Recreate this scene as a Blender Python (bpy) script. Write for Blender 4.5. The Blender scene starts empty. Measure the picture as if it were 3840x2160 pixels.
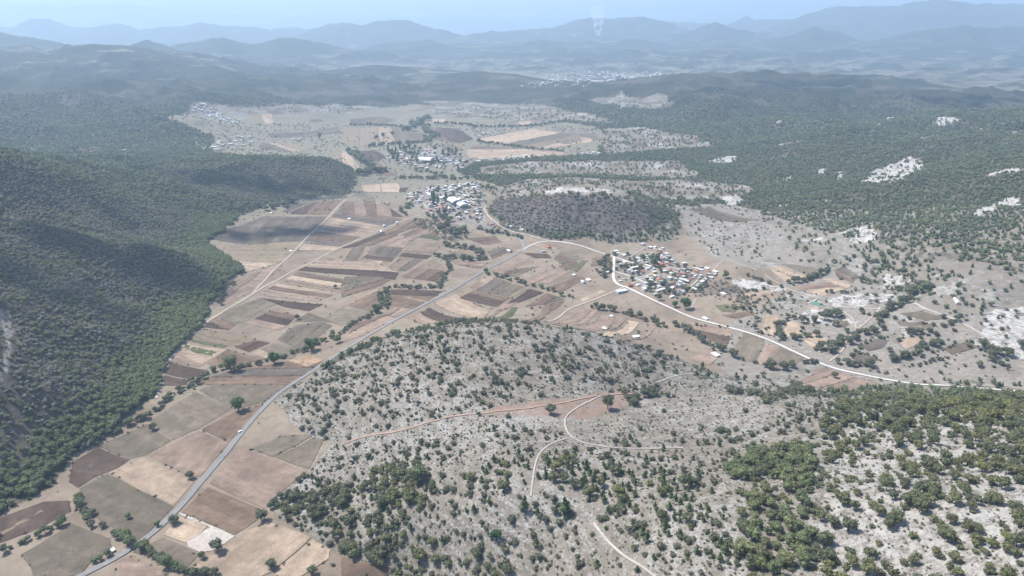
import bpy, bmesh, math, random, time
import numpy as np
from mathutils import Vector, Matrix
from mathutils.geometry import delaunay_2d_cdt
T0 = time.time()
SC = bpy.context.scene
COL = SC.collection
rng = np.random.default_rng(7)
random.seed(7)

# ------------------------------------------------------------------ camera, sky, sun, exposure
CAM_H = 380.0
FPX = 1718.0                        # focal length for a picture 2576 px wide
PITCH = math.atan((724.5 - 70.0) / FPX)
cam = bpy.data.cameras.new("camera")
cam.sensor_width = 36.0
cam.lens = 36.0 * FPX / 2576.0
cam.clip_start = 1.0
cam.clip_end = 200000.0
cam_o = bpy.data.objects.new("camera", cam)
COL.objects.link(cam_o)
cam_o.location = (0, 0, CAM_H)
cam_o.rotation_euler = (math.pi / 2 - PITCH, 0, 0)
SC.camera = cam_o

SUN_EL, SUN_AZ = 57.0, 158.0        # azimuth counter-clockwise from +X: from the left, a little ahead
world = bpy.data.worlds.new("World")
SC.world = world
world.use_nodes = True
nt = world.node_tree
bg = nt.nodes["Background"]
sky = nt.nodes.new("ShaderNodeTexSky")
sky.sky_type = 'NISHITA'
sky.sun_disc = False
sky.sun_elevation = math.radians(SUN_EL)
sky.sun_rotation = math.radians(90.0 - SUN_AZ)
sky.altitude = 1800.0
sky.air_density = 1.0
sky.dust_density = 4.0
sky.ozone_density = 1.0
nt.links.new(sky.outputs[0], bg.inputs[0])
bg.inputs[1].default_value = 0.14

sun = bpy.data.lights.new("sun", 'SUN')
sun.energy = 5.0
sun.angle = math.radians(0.6)
sun.color = (1.0, 0.955, 0.89)
sun_o = bpy.data.objects.new("sun", sun)
COL.objects.link(sun_o)
_sd = Vector((math.cos(math.radians(SUN_AZ)) * math.cos(math.radians(SUN_EL)),
              math.sin(math.radians(SUN_AZ)) * math.cos(math.radians(SUN_EL)),
              math.sin(math.radians(SUN_EL))))
sun_o.rotation_euler = _sd.to_track_quat('Z', 'Y').to_euler()
sun_o.location = (-800, 300, 1500)

SC.view_settings.view_transform = 'Standard'
SC.view_settings.look = 'None'
SC.view_settings.exposure = 0.9
SC.view_settings.gamma = 1.0
SC.view_settings.use_curve_mapping = False
SC.render.engine = 'CYCLES'
SC.cycles.use_denoising = True
SC.cycles.denoiser = 'OPENIMAGEDENOISE'
SC.cycles.max_bounces = 4
SC.cycles.diffuse_bounces = 2
SC.cycles.glossy_bounces = 1
SC.cycles.transmission_bounces = 2
SC.cycles.transparent_max_bounces = 6
SC.cycles.volume_bounces = 2

# ------------------------------------------------------------------ survey: from a line of sight to the ground
CP, SP = math.cos(PITCH), math.sin(PITCH)

def ray(px, py):
    a = (np.asarray(px, float) - 1288.0) / FPX
    b = (724.5 - np.asarray(py, float)) / FPX
    return np.stack([a, CP + b * SP, -SP + b * CP], -1)

def project(x, y, z):
    dz = z - CAM_H
    d = y * CP - dz * SP
    v = y * SP + dz * CP
    return 1288.0 + FPX * x / d, 724.5 - FPX * v / d, d

# ------------------------------------------------------------------ noise
_perm = rng.permutation(256)
_perm = np.concatenate([_perm, _perm])
_ang = rng.random(256) * 2 * np.pi
_gx, _gy = np.cos(_ang), np.sin(_ang)

def perlin(x, y):
    xi = np.floor(x).astype(np.int64); yi = np.floor(y).astype(np.int64)
    xf = x - xi; yf = y - yi
    X = xi & 255; Y = yi & 255
    u = xf * xf * xf * (xf * (xf * 6 - 15) + 10)
    v = yf * yf * yf * (yf * (yf * 6 - 15) + 10)
    def g(ix, iy, dx, dy):
        h = _perm[_perm[ix & 255] + (iy & 255)]
        return _gx[h] * dx + _gy[h] * dy
    a = g(X, Y, xf, yf); b = g(X + 1, Y, xf - 1, yf)
    c = g(X, Y + 1, xf, yf - 1); d = g(X + 1, Y + 1, xf - 1, yf - 1)
    return 1.5 * ((a * (1 - u) + b * u) * (1 - v) + (c * (1 - u) + d * u) * v)

def fbm(x, y, scale, octaves=4, gain=0.5, ridged=False, seed=0.0):
    s = np.zeros_like(x, dtype=float); amp = 1.0; tot = 0.0
    f = 1.0 / scale
    for o in range(octaves):
        n = perlin(x * f + 17.3 * o + seed, y * f - 9.1 * o + seed * 0.7)
        if ridged:
            n = 1.0 - 2.0 * np.abs(n)
        s += amp * n; tot += amp
        amp *= gain; f *= 2.03
    return s / tot

def sstep(a, b, x):
    t = np.clip((x - a) / (b - a), 0, 1)
    return t * t * (3 - 2 * t)

# ------------------------------------------------------------------ terrain heights
# sighted points (line of sight, height above the valley floor)
ZP = """0 1449 -3;200 1449 0;400 1400 0;700 1440 2;900 1440 3;0 1320 -2;150 1260 0;300 1200 0;500 1100 0;650 1150 0;
420 1020 0;600 980 0;480 900 0;700 900 0;560 790 0;800 800 0;650 720 0;900 700 0;1050 740 0;700 600 0;900 600 0;
1050 600 2;800 520 0;950 520 0;1250 680 2;1400 720 3;1150 790 0;1300 785 1;1500 800 3;1650 850 6;1330 620 4;1450 650 5;
1130 520 8;1100 480 8;1000 470 2;960 440 0;1080 390 8;850 390 0;1200 400 5;1000 330 0;800 320 2;1300 350 8;1450 380 15;
1050 280 0;620 350 12;540 285 40;700 290 15;0 1290 0;100 1230 0;190 1130 0;310 1050 0;395 980 0;430 900 0;530 790 0;
600 700 0;605 672 2;530 625 0;585 555 2;680 515 2;200 1000 25;0 1000 50;0 1150 20;0 800 85;220 830 45;0 640 122;
300 680 55;0 580 130;0 530 105;0 430 165;300 480 78;200 600 96;400 640 58;300 570 52;500 600 10;100 395 50;300 400 45;
200 370 40;500 410 35;700 412 46;850 425 34;550 402 48;880 470 3;700 502 3;560 500 25;600 385 20;800 392 2;200 330 50;
100 300 70;0 330 70;0 250 130;250 240 112;430 290 62;350 300 74;1020 268 2;900 270 20;
1400 245 40;1500 220 80;1600 200 112;1700 190 130;1900 191 131;2150 194 126;1450 290 25;1700 270 70;1900 290 60;
2150 260 76;2400 280 82;2576 290 102;1250 300 3;1600 320 20;1800 350 35;2000 330 55;2200 320 76;2400 320 100;
2576 330 116;2576 420 125;2400 400 92;2200 420 62;2000 400 45;1800 420 26;1600 430 16;1430 470 36;1600 465 28;
1800 470 30;1950 480 35;2150 480 55;2350 480 76;2576 500 96;2100 560 46;2300 560 75;2500 570 96;2576 640 90;
2200 620 64;2050 650 40;2350 650 62;2250 700 40;2450 720 64;2576 760 60;2000 720 25;2055 765 22;2200 800 28;2400 820 40;
2576 850 42;1850 760 12;1950 850 12;2100 900 12;2300 900 20;2450 930 22;2576 972 20;2300 965 14;2100 930 9;1750 620 20;
1650 640 10;1540 645 6;1800 680 18;1900 600 28;1950 640 30;1300 505 46;1400 498 61;1500 505 62;1600 515 56;1660 527 42;
1230 528 14;1700 570 18;1300 570 6;1400 600 7;1550 602 8;1680 607 10;1300 480 22;1500 484 25;1000 840 25;1130 818 45;
1250 812 56;1400 825 53;1550 850 40;1700 900 22;1850 945 15;2000 985 22;1200 900 56;1000 920 35;850 930 8;800 960 3;
720 1000 0;1400 920 56;1300 980 50;1000 1010 35;800 1050 8;1550 1000 45;1750 1000 38;1450 1060 48;1200 1060 45;
950 1090 22;830 1115 3;1400 1140 62;1200 1150 52;1000 1170 24;850 1180 8;760 1200 2;700 1270 2;850 1300 9;1000 1300 27;
1000 1400 11;850 1385 3;1050 1445 8;1200 1300 47;1400 1250 67;1400 1400 52;1200 1445 26;1600 1200 72;1600 1350 78;
1600 1445 78;1800 1150 72;1800 1300 92;1850 1440 98;1900 1050 62;2050 1000 50;2100 1100 78;2300 1040 74;2576 1038 82;2450 995 30;2576 997 30;2300 985 20;2700 997 30;
2450 1032 79;2300 1150 95;2576 1150 105;2300 1300 112;2576 1300 125;2200 1440 112;2576 1440 135;
-300 900 112;-300 640 170;-300 430 210;-300 1200 34;2876 1000 100;2876 1300 150;2876 700 90;2876 450 140;1300 1700 20;
500 1700 0;2300 1700 130;-200 1700 0;2876 1700 160"""
# sighted points (line of sight, distance ahead)
DP = """0 200 3500;0 130 4500;100 130 4700;230 108 5000;330 115 4900;400 170 4300;450 138 5000;560 165 4800;700 205 4100;
860 213 3950;950 235 3800;700 260 3300;480 230 3200;1050 200 4800;1200 235 4000;1350 210 5070;1500 196 5600;
2350 215 4000;2576 235 3600;-300 130 4500;2876 240 3600;-300 250 2700"""
P3 = []
for s in ZP.replace("\n", "").split(";"):
    px, py, z = map(float, s.split())
    d = ray(px, py); t = (z - CAM_H) / d[2]
    P3.append((d[0] * t, d[1] * t, z))
for s in DP.replace("\n", "").split(";"):
    px, py, D = map(float, s.split())
    d = ray(px, py); t = D / d[1]
    P3.append((d[0] * t, D, CAM_H + d[2] * t))
for D in (6200, 8000, 12000, 22000, 45000):
    for u in (-1.0, -0.6, -0.25, 0.1, 0.4, 0.7, 1.05):
        P3.append((u * D, D, 45 + D * 0.002))
P3 = np.array(P3)

def uv_of(x, y):
    return np.arctan2(x, y), 0.5 * np.log(x * x + y * y)

pu, pv = uv_of(P3[:, 0], P3[:, 1])
KV = 1.0
def kern(r2):                       # thin-plate
    return 0.5 * r2 * np.log(r2 + 1e-12)
A = kern((pu[:, None] - pu) ** 2 + KV * (pv[:, None] - pv) ** 2)
n = len(P3)
A += np.eye(n) * 2e-4
M = np.zeros((n + 3, n + 3)); M[:n, :n] = A
Q = np.stack([np.ones(n), pu, pv], 1); M[:n, n:] = Q; M[n:, :n] = Q.T
W = np.linalg.solve(M, np.concatenate([P3[:, 2], np.zeros(3)]))

def rbf(u, v):
    out = W[n] + W[n + 1] * u + W[n + 2] * v
    for i in range(n):
        out += W[i] * kern((u - pu[i]) ** 2 + KV * (v - pv[i]) ** 2)
    return out

# far crests: distance, depth spread, line of sight along the crest
CRESTS = [
 (4900, .11, "-250 120;0 131;60 129;100 134;150 118;190 110;230 107;300 109;340 113;370 125;450 140;520 152;620 168;720 190;800 206"),
 (3950, .09, "600 214;640 207;700 203;780 207;859 213;900 222;950 235;990 250;1020 266;1035 275"),
 (3150, .08, "150 262;250 250;350 262;420 240;480 228;560 238;640 252;720 262;800 268"),
 (2700, .07, "-250 255;-60 268;60 262;140 275;220 285;300 300;380 312"),
 (4050, .11, "1340 262;1400 243;1500 220;1600 199;1700 189;1800 190;1900 190;2050 192;2150 194;2250 203;2350 213;2450 225;2700 240"),
 (4700, .09, "960 228;1050 198;1120 185;1200 178;1300 186;1380 200;1450 215"),
 (5300, .07, "760 190;850 172;950 160;1050 165;1150 172;1250 178"),
 (2350, .09, "1950 352;2050 335;2150 320;2300 302;2450 285;2576 272;2800 262"),
 (1560, .08, "2150 470;2250 446;2350 425;2450 402;2576 385;2800 370"),
 (3300, .06, "2250 268;2400 250;2500 243;2576 238;2800 230"),
 (6600, .10, "-250 75;0 78;80 95;150 107;200 125;300 150"),
 (5500, .06, "-250 95;0 103;70 104;130 128;180 150"),
 (6100, .07, "300 140;330 112;367 97;410 104;450 118;520 140;600 160"),
 (7600, .10, "380 132;420 118;500 100;560 87;620 100;660 102;710 90;760 98;860 112;980 125"),
 (8600, .08, "940 112;990 100;1030 87;1080 88;1120 100;1180 118;1260 132"),
 (13500, .12, "-250 60;-60 72;30 65;77 43;120 43;160 60;190 62;290 55;350 70;430 64;510 52;560 62;640 65;740 65;770 72;830 60"),
 (11500, .11, "700 88;770 76;830 58;882 53;910 59;950 52;990 48;1035 51;1060 62;1080 67;1130 78;1180 88;1300 95"),
 (32000, .16, "-250 20;0 12;80 8;130 10;170 13;290 7;350 14;420 21;500 27;600 35;690 38;860 45;1000 42;1070 46;1150 43;1220 44;1280 47;1400 45;1560 43;1700 46;1800 44;1950 47;2100 50;2800 40"),
 (12200, .13, "1050 105;1175 85;1230 72;1300 70;1390 70;1415 60;1455 47;1500 40;1545 46;1570 42;1620 37;1670 50;1700 62;1780 80;1850 95"),
 (10600, .09, "1690 95;1745 70;1800 43;1820 47;1850 60;1900 75;1950 95"),
 (15500, .08, "1640 60;1717 52;1760 58;1840 52;1880 38;1900 47;1920 45;1990 43;2030 38;2100 45"),
 (13500, .17, "1900 75;1960 58;2000 45;2030 32;2075 18;2180 8;2260 15;2280 8;2330 1;2360 -1;2430 0;2460 5;2500 5;2576 10;2850 0"),
 (9600, .08, "1900 105;1960 85;2010 75;2050 60;2100 75;2140 92;2200 110"),
 (9000, .10, "2150 105;2250 85;2330 70;2420 60;2500 66;2576 55;2850 45"),
 (6600, .05, "1860 180;1890 172;1930 162;1970 158;2020 166;2060 174;2080 165;2110 178;2140 186"),
 (5600, .07, "2150 190;2220 182;2350 171;2450 165;2576 168;2850 165"),
 (7800, .09, "1180 138;1300 125;1420 122;1520 130;1640 118;1760 128;1850 122;2000 130;2150 122;2300 130;2450 120;2850 110"),
 (9300, .09, "1100 112;1230 104;1330 98;1450 104;1560 95;1680 103;1800 98;1950 108"),
]

def far_heights(x, y, h):
    u = x / np.maximum(y, 1.0)
    r = np.hypot(x, y)
    m = r > 1300
    xs, ys, us, hs, rs = x[m], y[m], u[m], h[m].copy(), r[m]
    warp = 1 + 0.05 * fbm(xs, ys, 1500, 3, seed=3.1)
    rid = fbm(xs, ys, 1300, 5, 0.55, True, seed=8.0)
    for D, w, line in CRESTS:
        c = np.array([list(map(float, p.split())) for p in line.split(";")])
        d = ray(c[:, 0], c[:, 1])
        cu = d[:, 0] / d[:, 1]
        cz = CAM_H + d[:, 2] / d[:, 1] * D
        zc = np.interp(us, cu, cz)
        span = (cu[-1] - cu[0])
        edge = sstep(cu[0] - 0.05, cu[0] + 0.02, us) * (1 - sstep(cu[-1] - 0.02, cu[-1] + 0.05, us))
        t = np.log(ys / D * warp) / w
        f = np.exp(-np.abs(t) ** 1.35)
        z = hs + np.maximum(zc - hs, 0) * edge * f * (1 - 0.62 * (1 - f) * (1 - rid))
        hs = np.maximum(hs, z)
    h[m] = hs
    return h

NU, NV = 720, 880
U0, U1 = -0.86, 0.86
V0, V1 = math.log(170.0), math.log(60000.0)
# finer rows where the picture looks
gv = np.linspace(0, 1, NV)
gv = V0 + (V1 - V0) * (0.86 * gv + 0.14 * gv ** 2.2)
gu = np.linspace(U0, U1, NU)
GU, GV = np.meshgrid(gu, gv)            # rows: distance
GR = np.exp(GV)
GX, GY = GR * np.sin(GU), GR * np.cos(GU)
cu_, cv_ = np.meshgrid(np.linspace(U0, U1, 260), np.linspace(V0, V1, 320))
coarse = rbf(cu_.ravel(), cv_.ravel()).reshape(cu_.shape)
def bil(grid, fu, fv):
    iu = np.clip(np.floor(fu).astype(int), 0, grid.shape[1] - 2)
    iv = np.clip(np.floor(fv).astype(int), 0, grid.shape[0] - 2)
    a = np.clip(fu - iu, 0, 1); b = np.clip(fv - iv, 0, 1)
    return ((grid[iv, iu] * (1 - a) + grid[iv, iu + 1] * a) * (1 - b)
            + (grid[iv + 1, iu] * (1 - a) + grid[iv + 1, iu + 1] * a) * b)
GZ = bil(coarse, (GU - U0) / (U1 - U0) * 259, (GV - V0) / (V1 - V0) * 319)
rr = GR
GZ = np.where(rr > 5500, np.clip(GZ, 20, 260), GZ)
hill = sstep(4, 45, GZ)
gul = fbm(GX, GY, 190, 4, 0.5, True, seed=1.7)
GZ = GZ + hill * (gul - 0.45) * np.clip(rr / 900, 0.35, 1.0) * np.where(GX < -300, 24, 13)
gul2 = fbm(GX, GY, 700, 4, 0.42, True, seed=4.7)
GZ = GZ + sstep(15, 90, GZ) * sstep(1500, 3000, rr) * (gul2 - 0.66) * 88
gul3 = fbm(GX, GY, 380, 4, 0.42, True, seed=14.7)
GZ = GZ + sstep(12, 60, GZ) * sstep(1300, 2200, rr) * (gul3 - 0.55) * 28
GZ = GZ + (0.25 + hill) * fbm(GX, GY, 30, 3, seed=2.2) * 1.1
GZ = far_heights(GX.ravel(), GY.ravel(), GZ.ravel()).reshape(GZ.shape)
GZ = GZ + sstep(4500, 7000, rr) * (fbm(GX, GY, 1100, 5, 0.48, True, seed=6.6) - 0.8) * 75

def height(x, y):
    x = np.asarray(x, float); y = np.asarray(y, float)
    u, v = uv_of(x, y)
    fu = (u - U0) / (U1 - U0) * (NU - 1)
    fv = np.interp(v, gv, np.arange(NV))
    return bil(GZ, fu, fv)

_ts = np.exp(np.linspace(math.log(180), math.log(50000), 2600))
def ground(px, py):
    """where the line of sight through (px, py) first meets the ground"""
    d = ray(px, py)
    hor = np.hypot(d[0], d[1])
    t = _ts / hor
    x, y, z = d[0] * t, d[1] * t, CAM_H + d[2] * t
    below = z < height(x, y)
    if not below.any():
        return None
    i = max(int(np.argmax(below)), 1)
    lo, hi = t[i - 1], t[i]
    for _ in range(18):
        m = 0.5 * (lo + hi)
        if CAM_H + d[2] * m < height(d[0] * m, d[1] * m): hi = m
        else: lo = m
    return np.array([d[0] * hi, d[1] * hi, float(height(d[0] * hi, d[1] * hi))])

def pts(s):
    """'px py;px py;...' to ground points"""
    if isinstance(s, str):
        s = [tuple(map(float, p.split()[:2])) for p in s.replace("\n", "").split(";") if p.strip()]
    out = [ground(a, b) for a, b in s]
    return np.array([p for p in out if p is not None])

def inside(poly, x, y):
    r = np.zeros(x.shape, bool)
    px_, py_ = poly[:, 0], poly[:, 1]
    bb = (x >= px_.min()) & (x <= px_.max()) & (y >= py_.min()) & (y <= py_.max())
    if not bb.any(): return r
    xs, ys = x[bb], y[bb]
    q = np.zeros(xs.shape, bool)
    j = len(poly) - 1
    for i in range(len(poly)):
        c = (py_[i] > ys) != (py_[j] > ys)
        with np.errstate(divide='ignore', invalid='ignore'):
            xi = (px_[j] - px_[i]) * (ys - py_[i]) / (py_[j] - py_[i]) + px_[i]
        q ^= c & (xs < xi)
        j = i
    r[bb] = q
    return r

# ------------------------------------------------------------------ survey sheets: parts of the view, enlarged
SHEET = {0: (0, 0, 1), 1: (0, 0, 3), 2: (858.67, 0, 3), 3: (1717.33, 0, 3), 4: (0, 483, 3), 5: (858.67, 483, 3),
         6: (1717.33, 483, 3), 7: (0, 966, 3), 8: (858.67, 966, 3), 9: (1717.33, 966, 3),
         10: (992.83, 442.75, 6), 11: (1475.83, 603.75, 6)}
def sh(k, s):
    ox, oy, f = SHEET[k]
    return [(ox + float(p.split()[0]) / f, oy + float(p.split()[1]) / f) for p in s.replace("\n", "").split(";") if p.strip()]

def P(k, s):
    return pts(sh(k, s))

# ------------------------------------------------------------------ materials
MATS = {}
def newmat(name):
    m = bpy.data.materials.new(name); m.use_nodes = True
    t = m.node_tree
    b = t.nodes["Principled BSDF"]
    b.inputs["Roughness"].default_value = 0.95
    b.inputs["Specular IOR Level"].default_value = 0.1
    MATS[name] = m
    return m, t, b

def nd(t, kind, **kw):
    x = t.nodes.new(kind)
    for k, v in kw.items():
        if k.startswith("i_"):
            key = k[2:]
            key = int(key) if key.isdigit() else key.replace("_", " ")
            x.inputs[key].default_value = v
        else:
            setattr(x, k, v)
    return x

def mixc(t, fac, a, b, mode='MIX'):
    m = t.nodes.new("ShaderNodeMix"); m.data_type = 'RGBA'; m.blend_type = mode
    for sock, v in ((m.inputs[0], fac), (m.inputs[6], a), (m.inputs[7], b)):
        if hasattr(v, "links"): t.links.new(v, sock)
        elif isinstance(v, (int, float)): sock.default_value = v
        else: sock.default_value = (*v, 1.0) if len(v) == 3 else v
    return m.outputs[2]

def mth(t, op, a, b=None, c=None, clamp=False):
    m = t.nodes.new("ShaderNodeMath"); m.operation = op; m.use_clamp = clamp
    for i, v in enumerate((a, b, c)):
        if v is None: continue
        if hasattr(v, "links"): t.links.new(v, m.inputs[i])
        else: m.inputs[i].default_value = v
    return m.outputs[0]

def ramp(t, fac, stops):
    r = t.nodes.new("ShaderNodeValToRGB")
    e = r.color_ramp.elements
    while len(e) < len(stops): e.new(0.5)
    for i, (p, c) in enumerate(stops):
        e[i].position = p; e[i].color = (*c, 1.0) if len(c) == 3 else c
    t.links.new(fac, r.inputs[0])
    return r.outputs[0]

def noise(t, vec, scale, detail=4, rough=0.55, dim='3D'):
    x = t.nodes.new("ShaderNodeTexNoise")
    x.inputs["Scale"].default_value = scale; x.inputs["Detail"].default_value = detail
    x.inputs["Roughness"].default_value = rough
    t.links.new(vec, x.inputs["Vector"])
    return x.outputs[0]

def rng_(t, v, a, b, c=0.0, d=1.0):
    m = t.nodes.new("ShaderNodeMapRange"); m.clamp = True
    t.links.new(v, m.inputs[0])
    for i, q in enumerate((a, b, c, d)): m.inputs[i + 1].default_value = q
    return m.outputs[0]

def grey(v): return (v, v, v)

# ------------------------------------------------------------------ land cover (what grows where), in ground coordinates
COVER = dict(
 farm="""0 1449;0 1300;130 1225;190 1140;310 1060;400 990;410 920;445 880;505 820;525 770;565 715;610 680;560 640;525 612;
590 550;680 512;760 500;870 490;900 450;880 420;800 398;560 388;520 375;540 350;480 320;430 300;520 285;700 290;850 285;
960 270;1030 262;1100 265;1090 290;1200 300;1400 305;1500 320;1520 350;1500 390;1330 395;1200 410;1150 430;1200 450;1260 470;
1240 510;1225 530;1260 570;1380 600;1550 612;1690 605;1720 560;1700 520;1830 510;1900 530;1950 580;2000 630;2100 665;2150 695;2300 740;
2330 780;2576 830;2800 840;2800 975;2576 968;2300 960;2050 985;1850 950;1700 900;1550 850;1400 823;1250 806;1130 812;1000 838;880 880;780 945;
690 1010;760 1080;830 1110;780 1180;690 1260;700 1300;850 1390;1000 1455;1000 1600;-150 1600""",
 lime="""690 1260;780 1180;830 1110;760 1080;690 1010;780 945;1000 840;1130 814;1250 808;1400 825;1550 850;1700 900;1850 950;2050 985;2300 1000;2576 990;
2900 990;2900 1700;1000 1700;1000 1450;850 1390;700 1300""",
 leftdry="""-300 420;0 428;200 470;400 512;592 545;560 580;522 612;560 640;610 680;560 720;525 770;505 820;445 880;408 920;
398 985;310 1055;190 1135;110 1225;0 1292;-300 1310""",
 brownhill="1218 522;1260 505;1330 498;1450 493;1600 508;1690 522;1700 545;1640 580;1500 582;1380 578;1270 562",
 midhill="360 420;540 400;700 404;860 420;905 440;880 488;780 500;620 500;520 488;440 455",
 scar1="2160 455;2200 430;2260 405;2300 392;2330 405;2335 420;2290 440;2270 455;2210 460",
 scar2="2345 300;2360 294;2418 300;2390 312;2365 318;2350 312",
 scar3="2205 313;2225 298;2250 293;2240 303;2215 315",
 scar4="1780 410;1800 395;1850 392;1855 402;1830 412",
 scar5="2430 540;2480 520;2530 500;2576 498;2576 512;2500 530;2460 545",
 scar6="2130 610;2150 590;2170 575;2205 585;2210 605;2170 612",
 scar7="2320 345;2355 332;2345 345;2318 352",
 scar8="2040 440;2060 425;2085 420;2075 438",
 scar9="2440 870;2480 790;2576 760;2900 740;2900 900;2576 900;2500 880",
 scar10="2100 450;2115 430;2130 440;2112 455",
 scar11="1365 484;1400 474;1440 470;1520 474;1540 482;1470 490;1390 491",
 open1="1260 470;1330 450;1450 445;1600 455;1750 452;1880 465;1900 480;1840 500;1700 500;1560 490;1450 488;1350 492;1280 500;1240 510",
 open2="1200 420;1350 405;1520 405;1700 405;1760 440;1700 450;1500 440;1300 440;1200 440",
 open3="1500 325;1620 320;1760 345;1800 370;1640 380;1520 390",
 open4="1700 610;1760 580;1900 540;2000 560;2140 600;2260 610;2300 700;2150 690;1950 640;1900 600;1800 640",
 open5="2300 640;2450 660;2576 690;2900 700;2900 850;2576 840;2330 780;2300 740",
 open6="1050 250;1150 255;1350 262;1500 290;1560 310;1400 305;1200 300;1090 290;1100 265",
 open7="430 300;480 255;600 270;700 265;850 262;960 270;850 290;700 295;560 300",
 open8="1480 250;1560 235;1680 240;1700 260;1560 270",
 open9="20 378;70 372;110 376;60 384",
 open10="180 376;230 368;270 372;265 380;200 384",
 open11="300 376;320 372;325 380;305 384",
 scar12="2480 440;2520 428;2576 420;2576 432;2490 445",
 scar13="1960 362;2010 354;2015 358;1965 366",
 scar14="1830 710;1860 700;1960 715;1990 730;1930 735;1850 725",
 scar15="2000 790;2050 770;2120 795;2180 810;2100 815;2010 805",
 scar16="2080 760;2130 745;2250 735;2260 750;2180 770;2090 775",
 scar17="2225 700;2240 688;2272 700;2265 712;2230 712",
 scar19="1810 495;1850 490;1870 505;1830 520",
 redsoil="1180 1040;1300 1015;1450 1000;1550 985;1600 990;1560 1035;1470 1055;1420 1050;1330 1045;1250 1048",
 grove="1830 1190;1860 1140;1950 1112;2040 1125;2060 1190;2040 1230;2010 1290;2040 1350;2020 1449;1990 1600;1830 1600;1845 1449;1860 1350;1850 1250",
 grove2="1640 1250;1700 1220;1760 1260;1765 1310;1700 1340;1650 1320",
 grove3="1170 1215;1240 1150;1400 1140;1560 1180;1700 1195;1780 1240;1790 1330;1680 1340;1560 1280;1440 1245;1320 1245;1230 1235",
 thicket="700 1270;820 1230;980 1160;1080 1170;1100 1250;1030 1310;1100 1380;1250 1420;1300 1449;1300 1600;1000 1600;1000 1449;850 1390;720 1310",
 saddle="1480 1000;1650 950;1850 960;2000 1010;1950 1060;1750 1090;1560 1110;1430 1090;1300 1080;1100 1090;950 1095;1180 1045;1400 1000",
 olive="2070 1010;2300 1005;2900 995;2900 1600;2060 1600;2050 1350;2080 1200;2060 1100",
 pasture="1700 520;1830 510;1900 530;1950 580;2000 630;2100 665;2150 695;2300 740;2330 780;2800 830;2800 975;2300 960;2050 985;1850 950;1750 880;1850 800;1990 730;1950 690;1800 650;1720 560",
 woodstrip="1860 735;1900 750;2000 725;2005 740;1950 790;1890 790;1830 775",
 knoll="2060 665;2120 640;2200 618;2290 620;2350 660;2390 700;2330 720;2260 715;2160 690",
 riparian="1035 560;1050 545;1100 560;1180 575;1180 600;1130 612;1110 590;1060 575",
 town1="1010 500;1050 475;1100 465;1160 460;1215 460;1230 500;1225 550;1190 568;1150 570;1110 545;1060 540",
 town2="1545 635;1600 630;1660 640;1700 655;1710 690;1735 725;1700 745;1640 735;1590 720;1510 695;1540 670",
 town3="970 385;1020 375;1080 372;1150 385;1180 405;1160 425;1100 420;1020 418",
 scree="-20 770;14 778;22 800;32 830;20 860;30 890;36 905;22 930;14 965;0 975;8 930;12 900;6 860;12 830;2 800;-20 795",
 villagefar="440 290;500 265;560 270;620 310;600 330;540 300",
)
CPOLY = {k: pts(v) for k, v in COVER.items()}

def cover(x, y, wob=True):
    """weights of ground cover at ground points"""
    r = np.hypot(x, y)
    s = np.clip(r / 900, 0.4, 3.0)
    if wob:
        xw = x + s * (9 * fbm(x, y, 60, 3, seed=11.0) + 5 * fbm(x, y, 14, 2, seed=12.0))
        yw = y + s * (9 * fbm(x, y, 60, 3, seed=21.0) + 5 * fbm(x, y, 14, 2, seed=22.0))
    else:
        xw, yw = x, y
    c = {k: inside(p, xw, yw) for k, p in CPOLY.items()}
    c['scar'] = np.zeros(x.shape, bool)
    c['open'] = np.zeros(x.shape, bool)
    for k in CPOLY:
        if k.startswith('scar'): c['scar'] |= c[k]
        if k.startswith('open'): c['open'] |= c[k]
    c['scar'] &= fbm(x, y, 26, 3, .6, seed=77.) > -.34
    c['scar'] |= ~(c['farm'] | c['lime'] | c['leftdry'] | c['brownhill'] | c['midhill']) & (x > 120) & (r > 850) & (r < 2700) & (fbm(x, y * 2.0, 120, 4, .62, seed=91.) > np.where(r < 1500, .36, .43))
    c['lime'] &= ~(c['farm'] & ~c['lime'])
    c['farm'] &= ~c['lime']
    c['forest'] = ~(c['farm'] | c['lime'] | c['leftdry'])
    c['r'] = r
    return c

gc = cover(GX.ravel(), GY.ravel())
gx, gy = GX.ravel(), GY.ravel()
gr = GR.ravel()
# far valley floors and clearings: flat ground is farmed, the slopes are wooded
dzu = np.gradient(GZ, axis=1) / np.maximum(np.hypot(np.gradient(GX, axis=1), np.gradient(GY, axis=1)), 1e-3)
dzv = np.gradient(GZ, axis=0) / np.maximum(np.hypot(np.gradient(GX, axis=0), np.gradient(GY, axis=0)), 1e-3)
slope = np.hypot(dzu, dzv).ravel()
GZf = GZ.ravel()
far = sstep(3800, 5200, gr)
farw = sstep(2400, 3500, gr)
clear = sstep(0.02, 0.28, fbm(gx, gy * 2.2, 420, 4, 0.6, seed=31.0) + 0.30 * (1 - sstep(20, 110, GZf)) - 1.2 * np.maximum(slope - 0.12, 0))
w_rock = gc['scar'] * 1.0
w_rock = np.maximum(w_rock, (gc['town1'] | gc['town2'] | gc['town3']) * np.clip(.35 + 1.2 * fbm(gx, gy, 22, 3, seed=83.), 0, .7))
w_rock = np.maximum(w_rock, gc['pasture'] * np.clip(1.9 * fbm(gx, gy, 75, 4, .6, seed=85.) - .05, 0, .8))
w_rock = np.maximum(w_rock, gc['scree'] * .66)
w_rock = np.maximum(w_rock, gc['open'] * np.clip(.25 + 1.3 * fbm(gx, gy, 90, 4, .6, seed=78.), 0, .85))
w_rock = np.maximum(w_rock, gc['lime'] * np.where(gc['olive'], .74, 0.45))
w_dry = np.maximum(gc['brownhill'] * 1.0, np.maximum(gc['leftdry'] * 0.65, gc['midhill'] * 0.8))
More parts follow.
